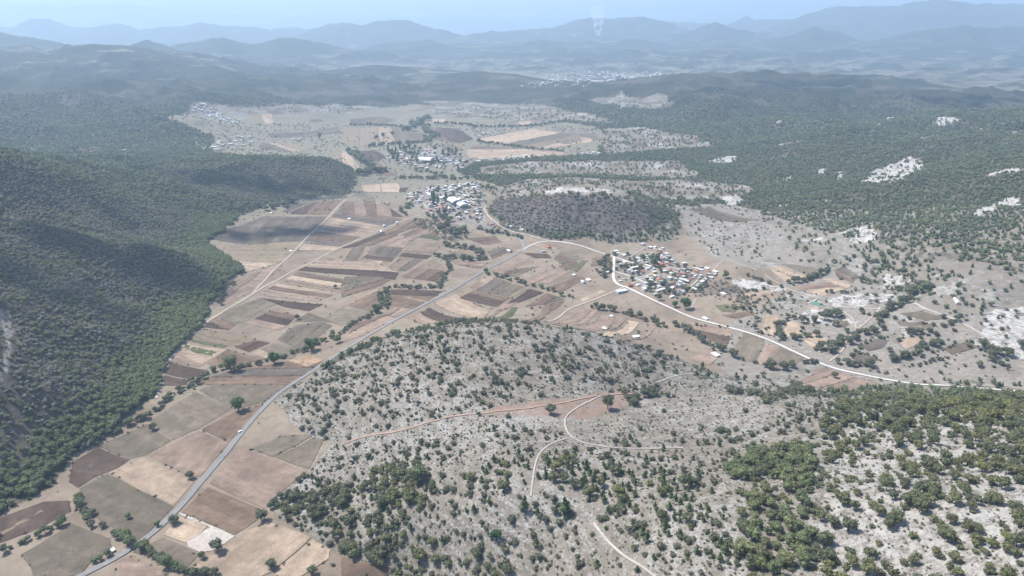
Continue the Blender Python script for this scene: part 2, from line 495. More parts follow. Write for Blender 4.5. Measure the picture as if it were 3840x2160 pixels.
w_dry = np.maximum(w_dry, (fbm(gx, gy, 260, 3, seed=79.) > .18) * gc['forest'] * (gr > 900) * (gr < 4200) * .55)
w_farm = np.where(gc['farm'], 1.0, 0.0)
low = (1 - sstep(45, 95, GZf)) * sstep(4600, 5400, gr) * (gr < 10500)
w_farm = np.maximum(w_farm, far * clear * 0.8 * (gr < 14500))
w_farm = np.maximum(w_farm, low * (.03 + .5 * sstep(-.05, .22, fbm(gx, gy * 1.8, 300, 4, .6, seed=33.))))
w_farm = np.maximum(w_farm, gc['open'] * .55)
w_pale = np.maximum(gc['pasture'] * 1.0, (gc['forest'] & (gx > 150) & (gr < 1450)) * 0.75)
w_red = gc['redsoil'] * 1.0
w_far = farw * (1 - .0 * far)
w_mead = (gc['farm'] | (gr > 4500)) * sstep(1350, 1750, gr) * (1 - .9 * gc['pasture'])

me = bpy.data.meshes.new("ground")
nverts = NU * NV
me.vertices.add(nverts)
me.vertices.foreach_set("co", np.stack([gx, gy, GZf], -1).astype(np.float32).ravel())
ii = np.arange(nverts).reshape(NV, NU)
quad = np.stack([ii[:-1, :-1], ii[:-1, 1:], ii[1:, 1:], ii[1:, :-1]], -1).reshape(-1, 4)
me.loops.add(quad.size)
me.loops.foreach_set("vertex_index", quad.astype(np.int32).ravel())
me.polygons.add(len(quad))
me.polygons.foreach_set("loop_start", (np.arange(len(quad)) * 4).astype(np.int32))
me.update(calc_edges=True)
me.shade_smooth()
for nm, w in (("rock", w_rock), ("dry", w_dry), ("farm", w_farm), ("pale", w_pale), ("red", w_red), ("far", w_far), ("mead", w_mead)):
    a = me.attributes.new(nm, 'FLOAT', 'POINT')
    a.data.foreach_set("value", np.asarray(w, np.float32))
ground_o = bpy.data.objects.new("ground", me)
COL.objects.link(ground_o)
ground_o["kind"] = "structure"
ground_o["label"] = "dry valley floor and pale limestone hills running to far ridges"

m, t, b = newmat("ground")
geo = nd(t, "ShaderNodeNewGeometry")
pos = geo.outputs["Position"]
def att(nm): return nd(t, "ShaderNodeAttribute", attribute_name=nm).outputs["Fac"]
def flat(sx, sy, rot=0.0, sz=1.0):
    mp = nd(t, "ShaderNodeMapping")
    mp.inputs["Scale"].default_value = (sx, sy, sz); mp.inputs["Rotation"].default_value = (0, 0, rot)
    t.links.new(pos, mp.inputs["Vector"])
    return mp.outputs[0]
nA = noise(t, pos, 0.012, 6, 0.6)
nB = noise(t, pos, 0.09, 5, 0.65)
nC = noise(t, pos, 0.55, 3, 0.6)
nS = noise(t, flat(0.08, 0.26, 0.15, 1.2), 1.0, 6, 0.66)       # contour-wise ledges
# wooded floor
floor_ = mixc(t, rng_(t, nB, .35, .65), (0.050, 0.051, 0.032), (0.095, 0.082, 0.055))
floor_pale = mixc(t, rng_(t, nB, .38, .62), (0.107, 0.095, 0.071), (0.249, 0.228, 0.195))
# woods too far to tell the trees apart
farwood = mixc(t, rng_(t, noise(t, pos, 0.0035, 9, 0.72), .38, .62), (0.014, 0.020, 0.013), (0.040, 0.041, 0.025))
base = mixc(t, att("pale"), floor_, floor_pale)
base = mixc(t, att("far"), base, farwood)
# leafless scrub
dryc = mixc(t, rng_(t, nB, .35, .65), (0.066, 0.055, 0.049), (0.122, 0.108, 0.096))
base = mixc(t, att("dry"), base, dryc)
# farmland and pasture
farmc = ramp(t, rng_(t, nA, .3, .7), [(0.0, (0.122, 0.100, 0.076)), (0.4, (0.187, 0.149, 0.116)), (0.7, (0.224, 0.184, 0.142)), (1.0, (0.162, 0.149, 0.106))])
farmc = mixc(t, rng_(t, nB, .45, .75, 0, .55), farmc, (0.107, 0.093, 0.071))
farmp = mixc(t, rng_(t, nS, .42, .68), (0.169, 0.154, 0.134), (0.270, 0.254, 0.229))
farmc = mixc(t, mth(t, 'MULTIPLY', att("pale"), .8), farmc, farmp)
mead = mixc(t, rng_(t, nB, .35, .65), (.130, .122, .090), (.185, .172, .130))
farmc = mixc(t, mth(t, 'MULTIPLY', att('mead'), .85), farmc, mead)
base = mixc(t, att("farm"), base, farmc)
# limestone: white ledges and grey scrubby soil between
soil = mixc(t, rng_(t, nB, .3, .7), (0.113, 0.099, 0.079), (0.190, 0.170, 0.142))
lime = mixc(t, rng_(t, nC, .3, .7), (0.204, 0.197, 0.186), (0.301, 0.292, 0.276))
rk = mth(t, 'ADD', mth(t, 'MULTIPLY', nS, .55), mth(t, 'MULTIPLY', nC, .45))
sepz = nd(t, 'ShaderNodeSeparateXYZ'); t.links.new(pos, sepz.inputs[0])
zb = mth(t, 'ADD', mth(t, 'MULTIPLY', sepz.outputs[2], 1.35), mth(t, 'ADD', mth(t, 'MULTIPLY', nA, 14.0), mth(t, 'MULTIPLY', nB, 3.0)))
ledge = mth(t, 'SINE', zb)
rk = mth(t, 'ADD', rk, mth(t, 'MULTIPLY', ledge, .045))
rk = mth(t, 'ADD', rk, mth(t, 'MULTIPLY', mth(t, 'SUBTRACT', nA, .5), .35))
rockfac = rng_(t, rk, .47, .66)
limes = mixc(t, rockfac, soil, lime)
scarc = mixc(t, rng_(t, mth(t, 'ADD', mth(t, 'MULTIPLY', nS, .6), mth(t, 'MULTIPLY', nB, .4)), .40, .54), (0.108, 0.099, 0.081), (0.379, 0.364, 0.345))
limes = mixc(t, rng_(t, att("rock"), .55, .95), limes, scarc)
base = mixc(t, rng_(t, att("rock"), .1, .42), base, limes)
base = mixc(t, mth(t, 'MULTIPLY', att("red"), rng_(t, nB, .3, .6, .15, .75)), base, (0.204, 0.129, 0.099))
t.links.new(base, b.inputs["Base Color"])
bump = nd(t, "ShaderNodeBump", i_Strength=0.7, i_Distance=1.6)
bh = mth(t, 'ADD', mth(t, 'ADD', mth(t, 'MULTIPLY', nC, .6), mth(t, 'MULTIPLY', nS, .9)), mth(t, 'MULTIPLY', ledge, .12))
t.links.new(bh, bump.inputs["Height"])
bump2 = nd(t, 'ShaderNodeBump', i_Distance=9.0)
farb = mth(t, 'ADD', noise(t, pos, 0.075, 3, .7), mth(t, 'MULTIPLY', noise(t, pos, 0.009, 4, .6), 2.5))
t.links.new(farb, bump2.inputs['Height'])
t.links.new(mth(t, 'MULTIPLY', att('far'), .75), bump2.inputs['Strength'])
t.links.new(bump.outputs[0], bump2.inputs['Normal'])
t.links.new(bump2.outputs[0], b.inputs["Normal"])
me.materials.append(m)

# ------------------------------------------------------------------ haze
ZT, ZB = float(GZ.max()) + 60.0, float(GZ.min()) - 1.0
bm = bmesh.new()
bmesh.ops.create_cube(bm, size=1.0)
for v in bm.verts:
    v.co = Vector((v.co.x * 180000.0, v.co.y * 90000.0 + 30000.0, ZB + (v.co.z + 0.5) * (ZT - ZB)))
hme = bpy.data.meshes.new("haze"); bm.to_mesh(hme); bm.free()
haze_o = bpy.data.objects.new("haze", hme); COL.objects.link(haze_o)
haze_o["kind"] = "stuff"; haze_o["label"] = "pale blue haze lying over the valley and far ridges"
hm = bpy.data.materials.new("haze"); hm.use_nodes = True
ht = hm.node_tree; ht.nodes.clear()
ho = ht.nodes.new("ShaderNodeOutputMaterial"); hv = ht.nodes.new("ShaderNodeVolumePrincipled")
hv.inputs["Color"].default_value = (.495, .655, .825, 1)
hv.inputs["Density"].default_value = 1.1e-4
hv.inputs["Anisotropy"].default_value = 0.25
ht.links.new(hv.outputs[0], ho.inputs["Volume"])
hme.materials.append(hm)
print("terrain", round(time.time() - T0, 1))

# ------------------------------------------------------------------ helpers for things
def link(name, me, parent=None, loc=None):
    o = bpy.data.objects.new(name, me); COL.objects.link(o)
    if parent is not None: o.parent = parent
    if loc is not None: o.location = loc
    return o

def tag(o, label, cat=None, group=None, kind=None):
    o["label"] = label
    if cat: o["category"] = cat
    if group: o["group"] = group
    if kind: o["kind"] = kind
    return o

def mesh_from(verts, faces, mats=(), smooth=False, name="mesh"):
    me = bpy.data.meshes.new(name)
    me.from_pydata([tuple(map(float, v)) for v in verts], [], [tuple(int(i) for i in f) for f in faces])
    for mm in mats: me.materials.append(mm)
    if smooth: me.shade_smooth()
    return me

# ------------------------------------------------------------------ fields
def field_mat(key, c0, c1, row=0.5, period=3.5, patch=0.5, patchc=None):
    m, t, b = newmat("field_" + key)
    uv = nd(t, "ShaderNodeUVMap", uv_map="rows").outputs[0]
    oi = nd(t, "ShaderNodeObjectInfo")
    geo = nd(t, "ShaderNodeNewGeometry")
    mp = nd(t, "ShaderNodeMapping"); mp.inputs["Scale"].default_value = (0.02, 1.0 / period, 1)
    t.links.new(uv, mp.inputs["Vector"])
    rows = noise(t, mp.outputs[0], 1.0, 3, 0.6)
    pn = noise(t, geo.outputs["Position"], 0.035, 5, 0.6)
    fn = noise(t, geo.outputs["Position"], 0.35, 4, 0.7)
    mp2 = nd(t, "ShaderNodeMapping"); mp2.inputs["Scale"].default_value = (0.006, 1.0 / (period * 4), 1)
    t.links.new(uv, mp2.inputs["Vector"])
    lane = noise(t, mp2.outputs[0], 1.0, 2, 0.5)
    f = mth(t, 'ADD', mth(t, 'MULTIPLY', rows, row), mth(t, 'MULTIPLY', fn, 1 - row))
    c = mixc(t, rng_(t, f, .3, .7), c0, c1)
    dark = patchc or tuple(0.62 * v for v in c0)
    k = mth(t, 'ADD', mth(t, 'MULTIPLY', pn, .45), mth(t, 'MULTIPLY', lane, .55))
    c = mixc(t, rng_(t, k, .40, .62, 0, min(.9, patch + .25)), c, dark)
    n8 = noise(t, geo.outputs['Position'], .10, 5, .7); n9 = noise(t, geo.outputs['Position'], .9, 3, .7)
    vv = mth(t, 'MULTIPLY', rng_(t, n8, .3, .7, .74, 1.2), rng_(t, n9, .25, .75, .8, 1.18))
    hsv = nd(t, "ShaderNodeHueSaturation")
    t.links.new(c, hsv.inputs["Color"])
    t.links.new(mth(t, 'MULTIPLY', vv, rng_(t, oi.outputs['Random'], 0, 1, .86, 1.14)), hsv.inputs['Value'])
    t.links.new(hsv.outputs[0], b.inputs["Base Color"])
    bp = nd(t, "ShaderNodeBump", i_Strength=0.5, i_Distance=0.6)
    t.links.new(f, bp.inputs["Height"]); t.links.new(bp.outputs[0], b.inputs["Normal"])
    return m

field_mat('t', (0.243, 0.189, 0.141), (0.392, 0.305, 0.228), .65, 5.5, .35)
field_mat('p', (0.182, 0.136, 0.107), (0.294, 0.220, 0.172), .7, 5.5, .45)
field_mat('b', (0.112, 0.081, 0.060), (0.181, 0.129, 0.096), .7, 5.5, .5)
field_mat('d', (0.060, 0.042, 0.034), (0.095, 0.069, 0.054), .65, 5.5, .4)
field_mat('r', (0.072, 0.046, 0.037), (0.115, 0.074, 0.059), .65, 5.5, .3)
field_mat('g', (0.054, 0.063, 0.030), (0.086, 0.101, 0.048), .7, 5.5, .4, (0.117, 0.093, 0.062))
field_mat('y', (0.138, 0.108, 0.080), (0.221, 0.174, 0.130), .5, 4.0, .45, (0.145, 0.126, 0.079))
field_mat('k', (0.095, 0.080, 0.067), (0.153, 0.128, 0.107), .7, 4.0, .5)
field_mat('e', (0.104, 0.085, 0.066), (0.167, 0.136, 0.105), .35, 4.0, .6, (0.089, 0.078, 0.057))
field_mat('s', (0.125, 0.105, 0.079), (0.200, 0.169, 0.127), .95, 8.0, .3)
field_mat('o', (0.198, 0.140, 0.098), (0.317, 0.225, 0.156), .65, 5.5, .3)
field_mat('w', (0.246, 0.228, 0.207), (0.395, 0.366, 0.334), .1, 6.0, .5, (0.322, 0.275, 0.238))
FIELD_LABEL = {'t': "pale tan stubble field", 'p': "pinkish tan ploughed field", 'b': "brown tilled field", 'd': "dark brown freshly ploughed plot",
               'r': "reddish brown bare field", 'g': "small green crop plot", 'y': "straw yellow grass field", 'k': "grey brown fallow field",
               'e': "rough grey green grazing field", 's': "field of strong pale crop rows", 'o': "orange tan bare plot", 'w': "white gravel yard"}
LIFT = [0.0]
def drape(name, poly2, mat, lift=0.3, step=9.0, uvdir=None):
    poly2 = np.asarray(poly2)[:, :2]
    c = poly2.mean(0)
    q = [Vector((float(a - c[0]), float(b_ - c[1]))) for a, b_ in poly2]
    nb = len(q)
    # subdivide the edges
    bnd = []
    for i in range(nb):
        a, b_ = q[i], q[(i + 1) % nb]
        k = max(1, int((b_ - a).length / step))
        for j in range(k): bnd.append(a.lerp(b_, j / k))
    rel = poly2 - c
    xs = np.arange(rel[:, 0].min(), rel[:, 0].max(), step); ys = np.arange(rel[:, 1].min(), rel[:, 1].max(), step)
    X, Y = np.meshgrid(xs, ys); X = X.ravel(); Y = Y.ravel()
    ins = inside(rel, X, Y)
    vs = bnd + [Vector((float(a), float(b_))) for a, b_ in zip(X[ins], Y[ins])]
    V, E, F, *_ = delaunay_2d_cdt(vs, [], [list(range(len(bnd)))], 1, 1e-4)
    if not F: return None
    V = np.array([(v.x, v.y) for v in V])
    z = height(V[:, 0] + c[0], V[:, 1] + c[1]) + lift
    zc = float(z.mean())
    me = mesh_from(np.c_[V, z - zc], F, [mat], True, name)
    # rows run along the longest side
    if uvdir is None:
        e = np.roll(rel, -1, 0) - rel
        uvdir = e[np.argmax((e ** 2).sum(1))]
    dx, dy = uvdir / np.linalg.norm(uvdir)
    uvl = me.uv_layers.new(name="rows")
    li = np.zeros(len(me.loops), np.int32); me.loops.foreach_get("vertex_index", li)
    ux = V[li, 0] * dx + V[li, 1] * dy; uy = -V[li, 0] * dy + V[li, 1] * dx
    off = random.random() * 500
    uvl.data.foreach_set("uv", np.stack([ux + off, uy + off * 1.7], -1).astype(np.float32).ravel())
    if me.polygons and me.polygons[0].normal.z < 0: me.flip_normals()
    return link(name, me, None, (float(c[0]), float(c[1]), zc))

FPOLY = []; FKEY = []
KIN = {'t': 'ttpy', 'p': 'pptb', 'b': 'bbpd', 'e': 'eekb', 'k': 'kkeb', 'y': 'yyte', 'd': 'ddb', 'r': 'rrb'}
def clip(poly, nx, ny, c0, keep):
    out = []
    for a_, b_ in zip(poly, np.roll(poly, -1, 0)):
        da, db = (a_[0] * nx + a_[1] * ny - c0) * keep, (b_[0] * nx + b_[1] * ny - c0) * keep
        if da >= 0: out.append(a_)
        if da * db < 0: out.append(a_ + (b_ - a_) * (da / (da - db)))
    return np.array(out)
def cut_strips(w, target):
    # parallel strips along the longest side
    e = np.roll(w, -1, 0) - w
    d_ = e[np.argmax((e ** 2).sum(1))]; d_ = d_ / np.linalg.norm(d_)
    nx, ny = -d_[1], d_[0]
    s_ = w[:, 0] * nx + w[:, 1] * ny
    k = int(np.clip(round((s_.max() - s_.min()) / target), 1, 5))
    if k == 1: return [w]
    cuts = np.linspace(s_.min(), s_.max(), k + 1); cuts[1:-1] += rng.normal(size=k - 1) * target * .15
    res = []
    for a_, b_ in zip(cuts, cuts[1:]):
        q = clip(clip(w, nx, ny, a_ + .5, 1), nx, ny, b_ - .5, -1)
        if len(q) >= 3: res.append(q)
    return res
def field(k, key, s, where="on the valley floor"):
    w = P(k, s) if isinstance(s, str) else s
    if len(w) < 3: return
    w = w[:, :2]
    if isinstance(s, str) and k in (1, 2, 4, 5, 6) and key in KIN and where != W1X:
        parts_ = cut_strips(w, 19.0 if k > 2 else 42.0)
        if len(parts_) > 1:
            for q in parts_: field(k, random.choice(KIN[key]), q, where)
            return
    LIFT[0] = (LIFT[0] + 0.012) % 0.2
    nm = "gravel_yard" if key == 'w' else "field"
    o = drape(nm, w, MATS["field_" + key], 0.28 + LIFT[0])
    if o is None: return
    o["kind"] = "structure"; o["label"] = FIELD_LABEL[key] + " " + where
    FPOLY.append(w[:, :2]); FKEY.append(key)

W1X = None
def strips(k, sa, sb, keys, where):
    a, b_ = P(k, sa), P(k, sb)
    def along(p, f):
        d = np.r_[0, np.cumsum(np.linalg.norm(np.diff(p[:, :2], axis=0), axis=1))]
        return np.array([np.interp(f * d[-1], d, p[:, 0]), np.interp(f * d[-1], d, p[:, 1])])
    cuts = np.cumsum([0] + [0.6 + 0.8 * random.random() for _ in keys]); cuts /= cuts[-1]
    for i, key in enumerate(keys):
        f0, f1 = cuts[i] + .004, cuts[i + 1] - .004
        q = np.array([along(a, f0), along(b_, f0), along(b_, f1), along(a, f1)])
        field(0, key, q, where)

W1 = "between the valley road and the wooded slope"
for key, s in [
 ('d', "545 590;740 475;985 570;880 640;720 700;590 785;520 740"), ('e', "745 465;1110 300;1290 430;1100 540;990 565"),
 ('e', "1140 285;1480 60;1740 190;1500 340;1290 425"), ('e', "1500 50;1780 -60;2100 -40;2150 20;1990 140;1870 170;1770 190"),
 ('b', "1520 345;1760 220;1990 150;1830 340;1720 440"),
 ('p', "1110 540;1500 355;1720 450;1510 700;1420 690;1230 600"), ('t', "820 670;1080 560;1230 620;1470 735;1310 920;1030 790"),
 ('e', "600 790;810 680;1020 790;1310 930;1250 990;1060 1180;850 1080;640 960"),
 ('p', "1810 480;2060 560;2320 660;2020 900;2010 945;1580 750"), ('b', "1570 780;1960 940;1940 1030;1770 1140;1370 970"),
 ('e', "1900 490;2140 390;2370 380;2060 550"), ('e', "2075 552;2365 405;2440 420;2330 640"),
 ('t', "1350 1000;1570 1070;1500 1140;1400 1200;1235 1140"),
 ('t', "2010 1040;2150 1080;2350 1160;2050 1420;1960 1460;1600 1460;1450 1390;1540 1310;1760 1170"),
 ('t', "2360 1175;2490 1250;2480 1320;2260 1460;2060 1460;2120 1370"),
 ('e', "160 1290;550 1060;830 1170;840 1250;690 1340;600 1449;250 1460;240 1400"),
 ('d', "0 1010;330 890;520 880;540 960;300 1090;0 1200"), ('y', "0 1120;310 950;330 965;0 1150"),
 ('p', "870 1340;990 1300;1200 1400;1290 1460;880 1460"), ('e', "1230 1160;1400 1230;1500 1290;1400 1400;1200 1330;1000 1270"),
 ('w', "1340 970;1400 985;1600 1060;1770 1150;1690 1210;1600 1260;1510 1270;1420 1230;1410 1190;1540 1110;1590 1085;1400 1010")]:
    field(7, key, s, "beside the asphalt road" if key in "tpbw" else W1)
field(8, 'b', "0 1305;150 1350;430 1400;300 1460;0 1460", "under the shrubby limestone slope")
for key, s in [
 ('k', "1570 345;1620 300;2000 180;2470 185;2310 370;1900 395;1700 375"), ('t', "1690 395;2300 385;2160 515;1830 610;1700 510"),
 ('p', "1840 635;2150 530;1900 755;1700 850;1760 700"),
 ('s', "1640 930;1790 870;1960 800;2130 830;1960 900;1860 980;1720 990"), ('d', "1530 1020;1635 940;1785 1000;1730 1040"),
 ('b', "1840 990;2050 900;2240 930;2200 980;2110 1050"), ('d', "1970 800;2440 850;2330 900;2150 870"),
 ('y', "1450 1090;1530 1030;1930 1110;1840 1160;1730 1165"), ('p', "1390 1140;1720 1190;1530 1300;1330 1220"),
 ('g', "1450 1108;1720 1158;1690 1175;1440 1125"), ('g', "1400 1150;1640 1210;1600 1240;1480 1220;1390 1175"),
 ('r', "1770 1170;1920 1120;2040 1140;1880 1210"), ('d', "1240 1370;1290 1290;1580 1350;1500 1390;1430 1412"),
 ('d', "1240 1382;1425 1422;1400 1460;1240 1460"), ('p', "1330 1225;1540 1300;1500 1320;1290 1288"),
 ('e', "1560 1300;1720 1192;2000 1260;1700 1330"), ('y', "1900 1220;2060 1142;2260 1210;2200 1260;2000 1255"),
 ('e', "2090 1110;2230 1010;2430 980;2510 1010;2280 1205"), ('y', "2210 980;2330 910;2576 1000;2450 975"),
 ('e', "1500 1420;1700 1360;2180 1275;2440 1270;2200 1460;1560 1460"), ('o', "2180 1275;2330 1230;2440 1270;2310 1320"),
 ('b', "2180 160;2360 80;2576 60;2480 175;2250 170"), ('k', "2130 150;2200 100;2350 75;2170 155"),
 ('p', "1800 620;1700 700;1700 780;1620 850;1580 900;1660 800")]:
    field(4, key, s, W1)
strips(4, "1960 770;2250 600", "2390 825;2760 690", "tpbtyptb", "in the strip fields below the dirt road")
strips(4, "2250 595;2340 545;2440 490", "2980 665;3010 610;2770 500", "dtpy", "in the strip fields below the dirt road")
strips(5, "0 120;-330 440", "470 205;-70 445", "bktpbkt", "between the two dirt roads")
W2 = "beside the tree-lined stream"
for key, s in [
 ('b', "0 75;250 65;330 100;470 190;180 180;0 175"), ('r', "300 310;490 210;620 215;640 250;480 290;400 330"),
 ('b', "640 250;720 290;740 330;580 345;480 400;410 340"), ('g', "580 340;620 320;770 345;720 365"),
 ('b', "0 425;290 310;560 345;490 400;460 430;260 400"), ('y', "0 430;260 405;200 470;110 600;-110 590"),
 ('e', "205 470;270 410;470 422;400 500"), ('d', "190 475;400 502;375 530;160 500"), ('y', "150 540;400 505;450 480;620 510;490 600;330 590"),
 ('b', "490 408;740 420;700 470;470 450"), ('d', "460 458;690 480;640 508;440 488"), ('y', "700 500;790 570;760 590;600 550"),
 ('r', "450 640;590 560;780 600;720 680;500 650"), ('d', "100 568;210 580;200 610;100 592"), ('e', "0 700;30 640;300 640;360 670;290 710;0 800"),
 ('o', "0 860;270 728;275 745;0 880"), ('d', "50 860;270 752;290 800;280 870;220 900"), ('s', "-150 960;-10 880;230 900;230 930;0 1010"),
 ('d', "370 735;770 748;650 825;460 790;380 800"), ('b', "365 800;460 795;640 840;550 880;370 860"), ('o', "470 785;650 826;640 838;460 792"),
 ('p', "370 870;560 885;430 960;330 920"), ('b', "100 1000;330 925;420 960;150 1090;20 1130"),
 ('p', "810 510;1110 535;1050 580;880 550"), ('k', "1100 450;1220 415;1300 440;1140 510"), ('b', "940 350;1160 330;1220 380;1090 400"),
 ('y', "810 470;900 430;1000 460;990 520")]:
    field(5, key, s, W2)
W3 = "between the asphalt road and the gravel road"
for key, s in [
 ('t', "700 840;840 780;1100 640;1170 655;890 800;1130 880;1050 950"), ('k', "1010 745;1160 650;1290 690;1160 770"),
 ('d', "890 800;1000 750;1270 800;1170 870"), ('y', "1165 770;1300 692;1420 730;1280 800"), ('d', "1250 840;1425 732;1530 760;1330 840"),
 ('w', "860 825;1090 880;1040 915;880 855"), ('d', "660 870;1030 960;1000 985;780 990;600 920"), ('p', "500 950;600 920;770 990;600 1000"),
 ('p', "1040 970;1200 850;1340 830;1200 900"), ('g', "1160 950;1290 870;1330 870;1210 970"), ('p', "1360 980;1530 850;1690 820;1540 930;1450 985"),
 ('p', "1520 980;1820 850;1930 900;1680 1010"), ('p', "1760 1030;1950 920;2160 950;1900 1060"), ('t', "1960 1090;2170 970;2250 985;2050 1100"),
 ('p', "2110 1130;2350 1005;2370 1020;2200 1120"), ('e', "1380 870;1550 762;1690 810;1520 850"), ('p', "1130 600;1420 490;1460 510;1170 630"),
 ('e', "1180 645;1260 592;1500 560;1320 640"), ('p', "1370 670;1560 590;1640 600;1440 695"), ('p', "1445 702;1700 592;1740 600;1560 690"),
 ('p', "1560 720;1790 640;1850 650;1650 770"), ('t', "1800 810;1960 740;2010 755;1830 830"), ('d', "1370 460;1560 470;1590 500;1460 500"),
 ('e', "1600 500;1660 450;1830 500;1660 545"), ('b', "1640 560;1770 510;1790 550;1700 590"), ('g', "1720 590;1820 515;1860 520;1780 600"),
 ('b', "1900 500;2040 500;2030 560;1880 560"), ('y', "1440 395;1600 385;1680 420;1560 440")]:
    field(5, key, s, W3)
W4 = "on the gentle slope by the white gravel road"
for key, s in [
 ('b', "0 965;370 1040;380 1060;330 1170;130 1090"), ('s', "460 1060;620 1110;610 1160;540 1290;430 1250;370 1200"),
 ('p', "640 1145;730 1170;620 1310;550 1290"), ('s', "735 1172;920 1250;860 1300;660 1330;630 1315"), ('p', "30 1260;170 1170;210 1190;280 1240;200 1310"),
 ('t', "600 930;740 940;740 980;690 1090;560 1060"), ('t', "800 975;930 1000;880 1100;740 1090"), ('t', "940 1050;1130 1120;1060 1140;1030 1220;920 1130"),
 ('t', "840 710;1160 680;1220 740;1060 790;870 740"), ('t', "1040 660;1170 655;1280 710;1230 730"), ('t', "650 570;740 560;1000 660;780 680"),
 ('e', "740 540;960 560;1050 600;980 640"), ('e', "1140 590;1220 550;1330 640;1280 690;1160 640"), ('g', "240 855;340 850;410 885;400 910;300 905"),
 ('p', "880 1425;1060 1320;1190 1360;1480 1449;1210 1515;1060 1490;920 1450"), ('e', "40 130;200 110;620 210;400 230")]:
    field(6, key, s, W4)
for key, s in [('e', "1600 960;1760 985;1900 1010;1880 1050;1640 1010"), ('k', "1330 1160;1460 1110;1560 1120;1500 1180;1400 1200"), ('t', "1620 1120;1790 1090;1830 1130;1680 1190"),
               ('e', "1960 1180;2150 1130;2230 1170;2030 1230"), ('k', "1250 1230;1400 1230;1500 1270;1330 1290"), ('e', "1640 920;1800 900;1960 960;1830 975"), ('t', "440 770;620 740;700 760;540 800"),
               ('k', "250 740;400 700;440 730;300 775"), ('b', "300 930;520 900;560 920;400 960"), ('e', "1180 960;1260 990;1220 1030;1160 1000")]:
    field(6, key, s, "in the patchy pasture above the gravel road")
W5 = "in the far open part of the valley"
for key, s in [
 ('y', "20 965;420 960;460 990;640 1010;620 1080;200 1100;0 1080"), ('d', "640 960;880 970;1000 1050;900 1080;720 1060"),
 ('y', "1030 1050;1440 970;1700 1010;1880 1040;1900 1070;1500 1130;1060 1070"), ('y', "950 1110;1010 1092;1400 1130;1690 1150;1650 1190;1080 1200;950 1180"),
 ('y', "720 1092;905 1080;915 1130;850 1150"), ('d', "130 1140;260 1132;330 1180;250 1250;200 1220"), ('b', "250 1200;340 1280;430 1330;300 1320;230 1270"),
 ('t', "0 1120;80 1185;110 1290;0 1250"), ('g', "270 1350;310 1340;350 1345;320 1358"), ('t', "150 1400;430 1380;450 1449;170 1449"),
 ('d', "440 1420;510 1415;480 1449;435 1449"), ('t', "680 900;860 900;850 940;700 930"), ('t', "1260 930;1440 910;1430 950"),
 ('y', "430 840;560 790;720 800;600 840"), ('k', "60 900;300 880;420 905;300 945;80 945"), ('k', "1500 1060;1700 1040;1860 1050;1700 1090"),
 ('e', "1700 1010;1900 1005;1980 1060;1880 1045")]:
    field(2, key, s, W5)
for key, s in [('k', "1180 925;1300 905;1400 930;1380 960;1200 955"), ('k', "530 1130;640 1105;800 1110;810 1130;600 1150"), ('y', "1980 1080;2200 1080;2350 1130;2200 1150;1950 1120"),
               ('k', "2330 905;2420 900;2440 915;2350 925"), ('k', "2020 1010;2300 1000;2550 960;2576 1000;2300 1040;2050 1040"),
               ('p', "2420 1200;2576 1140;2576 1200;2500 1210"), ('t', "1880 870;2050 860;2070 930;1900 940")]:
    field(1, key, s, W5)
print("fields", len(FPOLY), round(time.time() - T0, 1))

# ------------------------------------------------------------------ roads and tracks
def road_mat(name, c0, c1, sp=0.15):
    m, t, b = newmat(name)
    geo = nd(t, "ShaderNodeNewGeometry")
    a = noise(t, geo.outputs["Position"], 0.25, 5, 0.65)
    a2 = noise(t, geo.outputs["Position"], 0.03, 4, 0.6)
    c = mixc(t, rng_(t, a, .3, .7), c0, c1)
    c = mixc(t, rng_(t, a2, .4, .7, 0, .35), c, tuple(.7 * v for v in c0))
    t.links.new(c, b.inputs["Base Color"])
    return m
road_mat("asphalt", (0.161, 0.159, 0.155), (0.213, 0.209, 0.204))
road_mat("gravel", (0.414, 0.400, 0.378), (0.500, 0.486, 0.464))
road_mat("dirt", (0.280, 0.234, 0.191), (0.365, 0.315, 0.264))
road_mat("paledirt", (0.286, 0.260, 0.232), (0.372, 0.343, 0.307))
road_mat("reddirt", (0.254, 0.176, 0.139), (0.314, 0.232, 0.187))

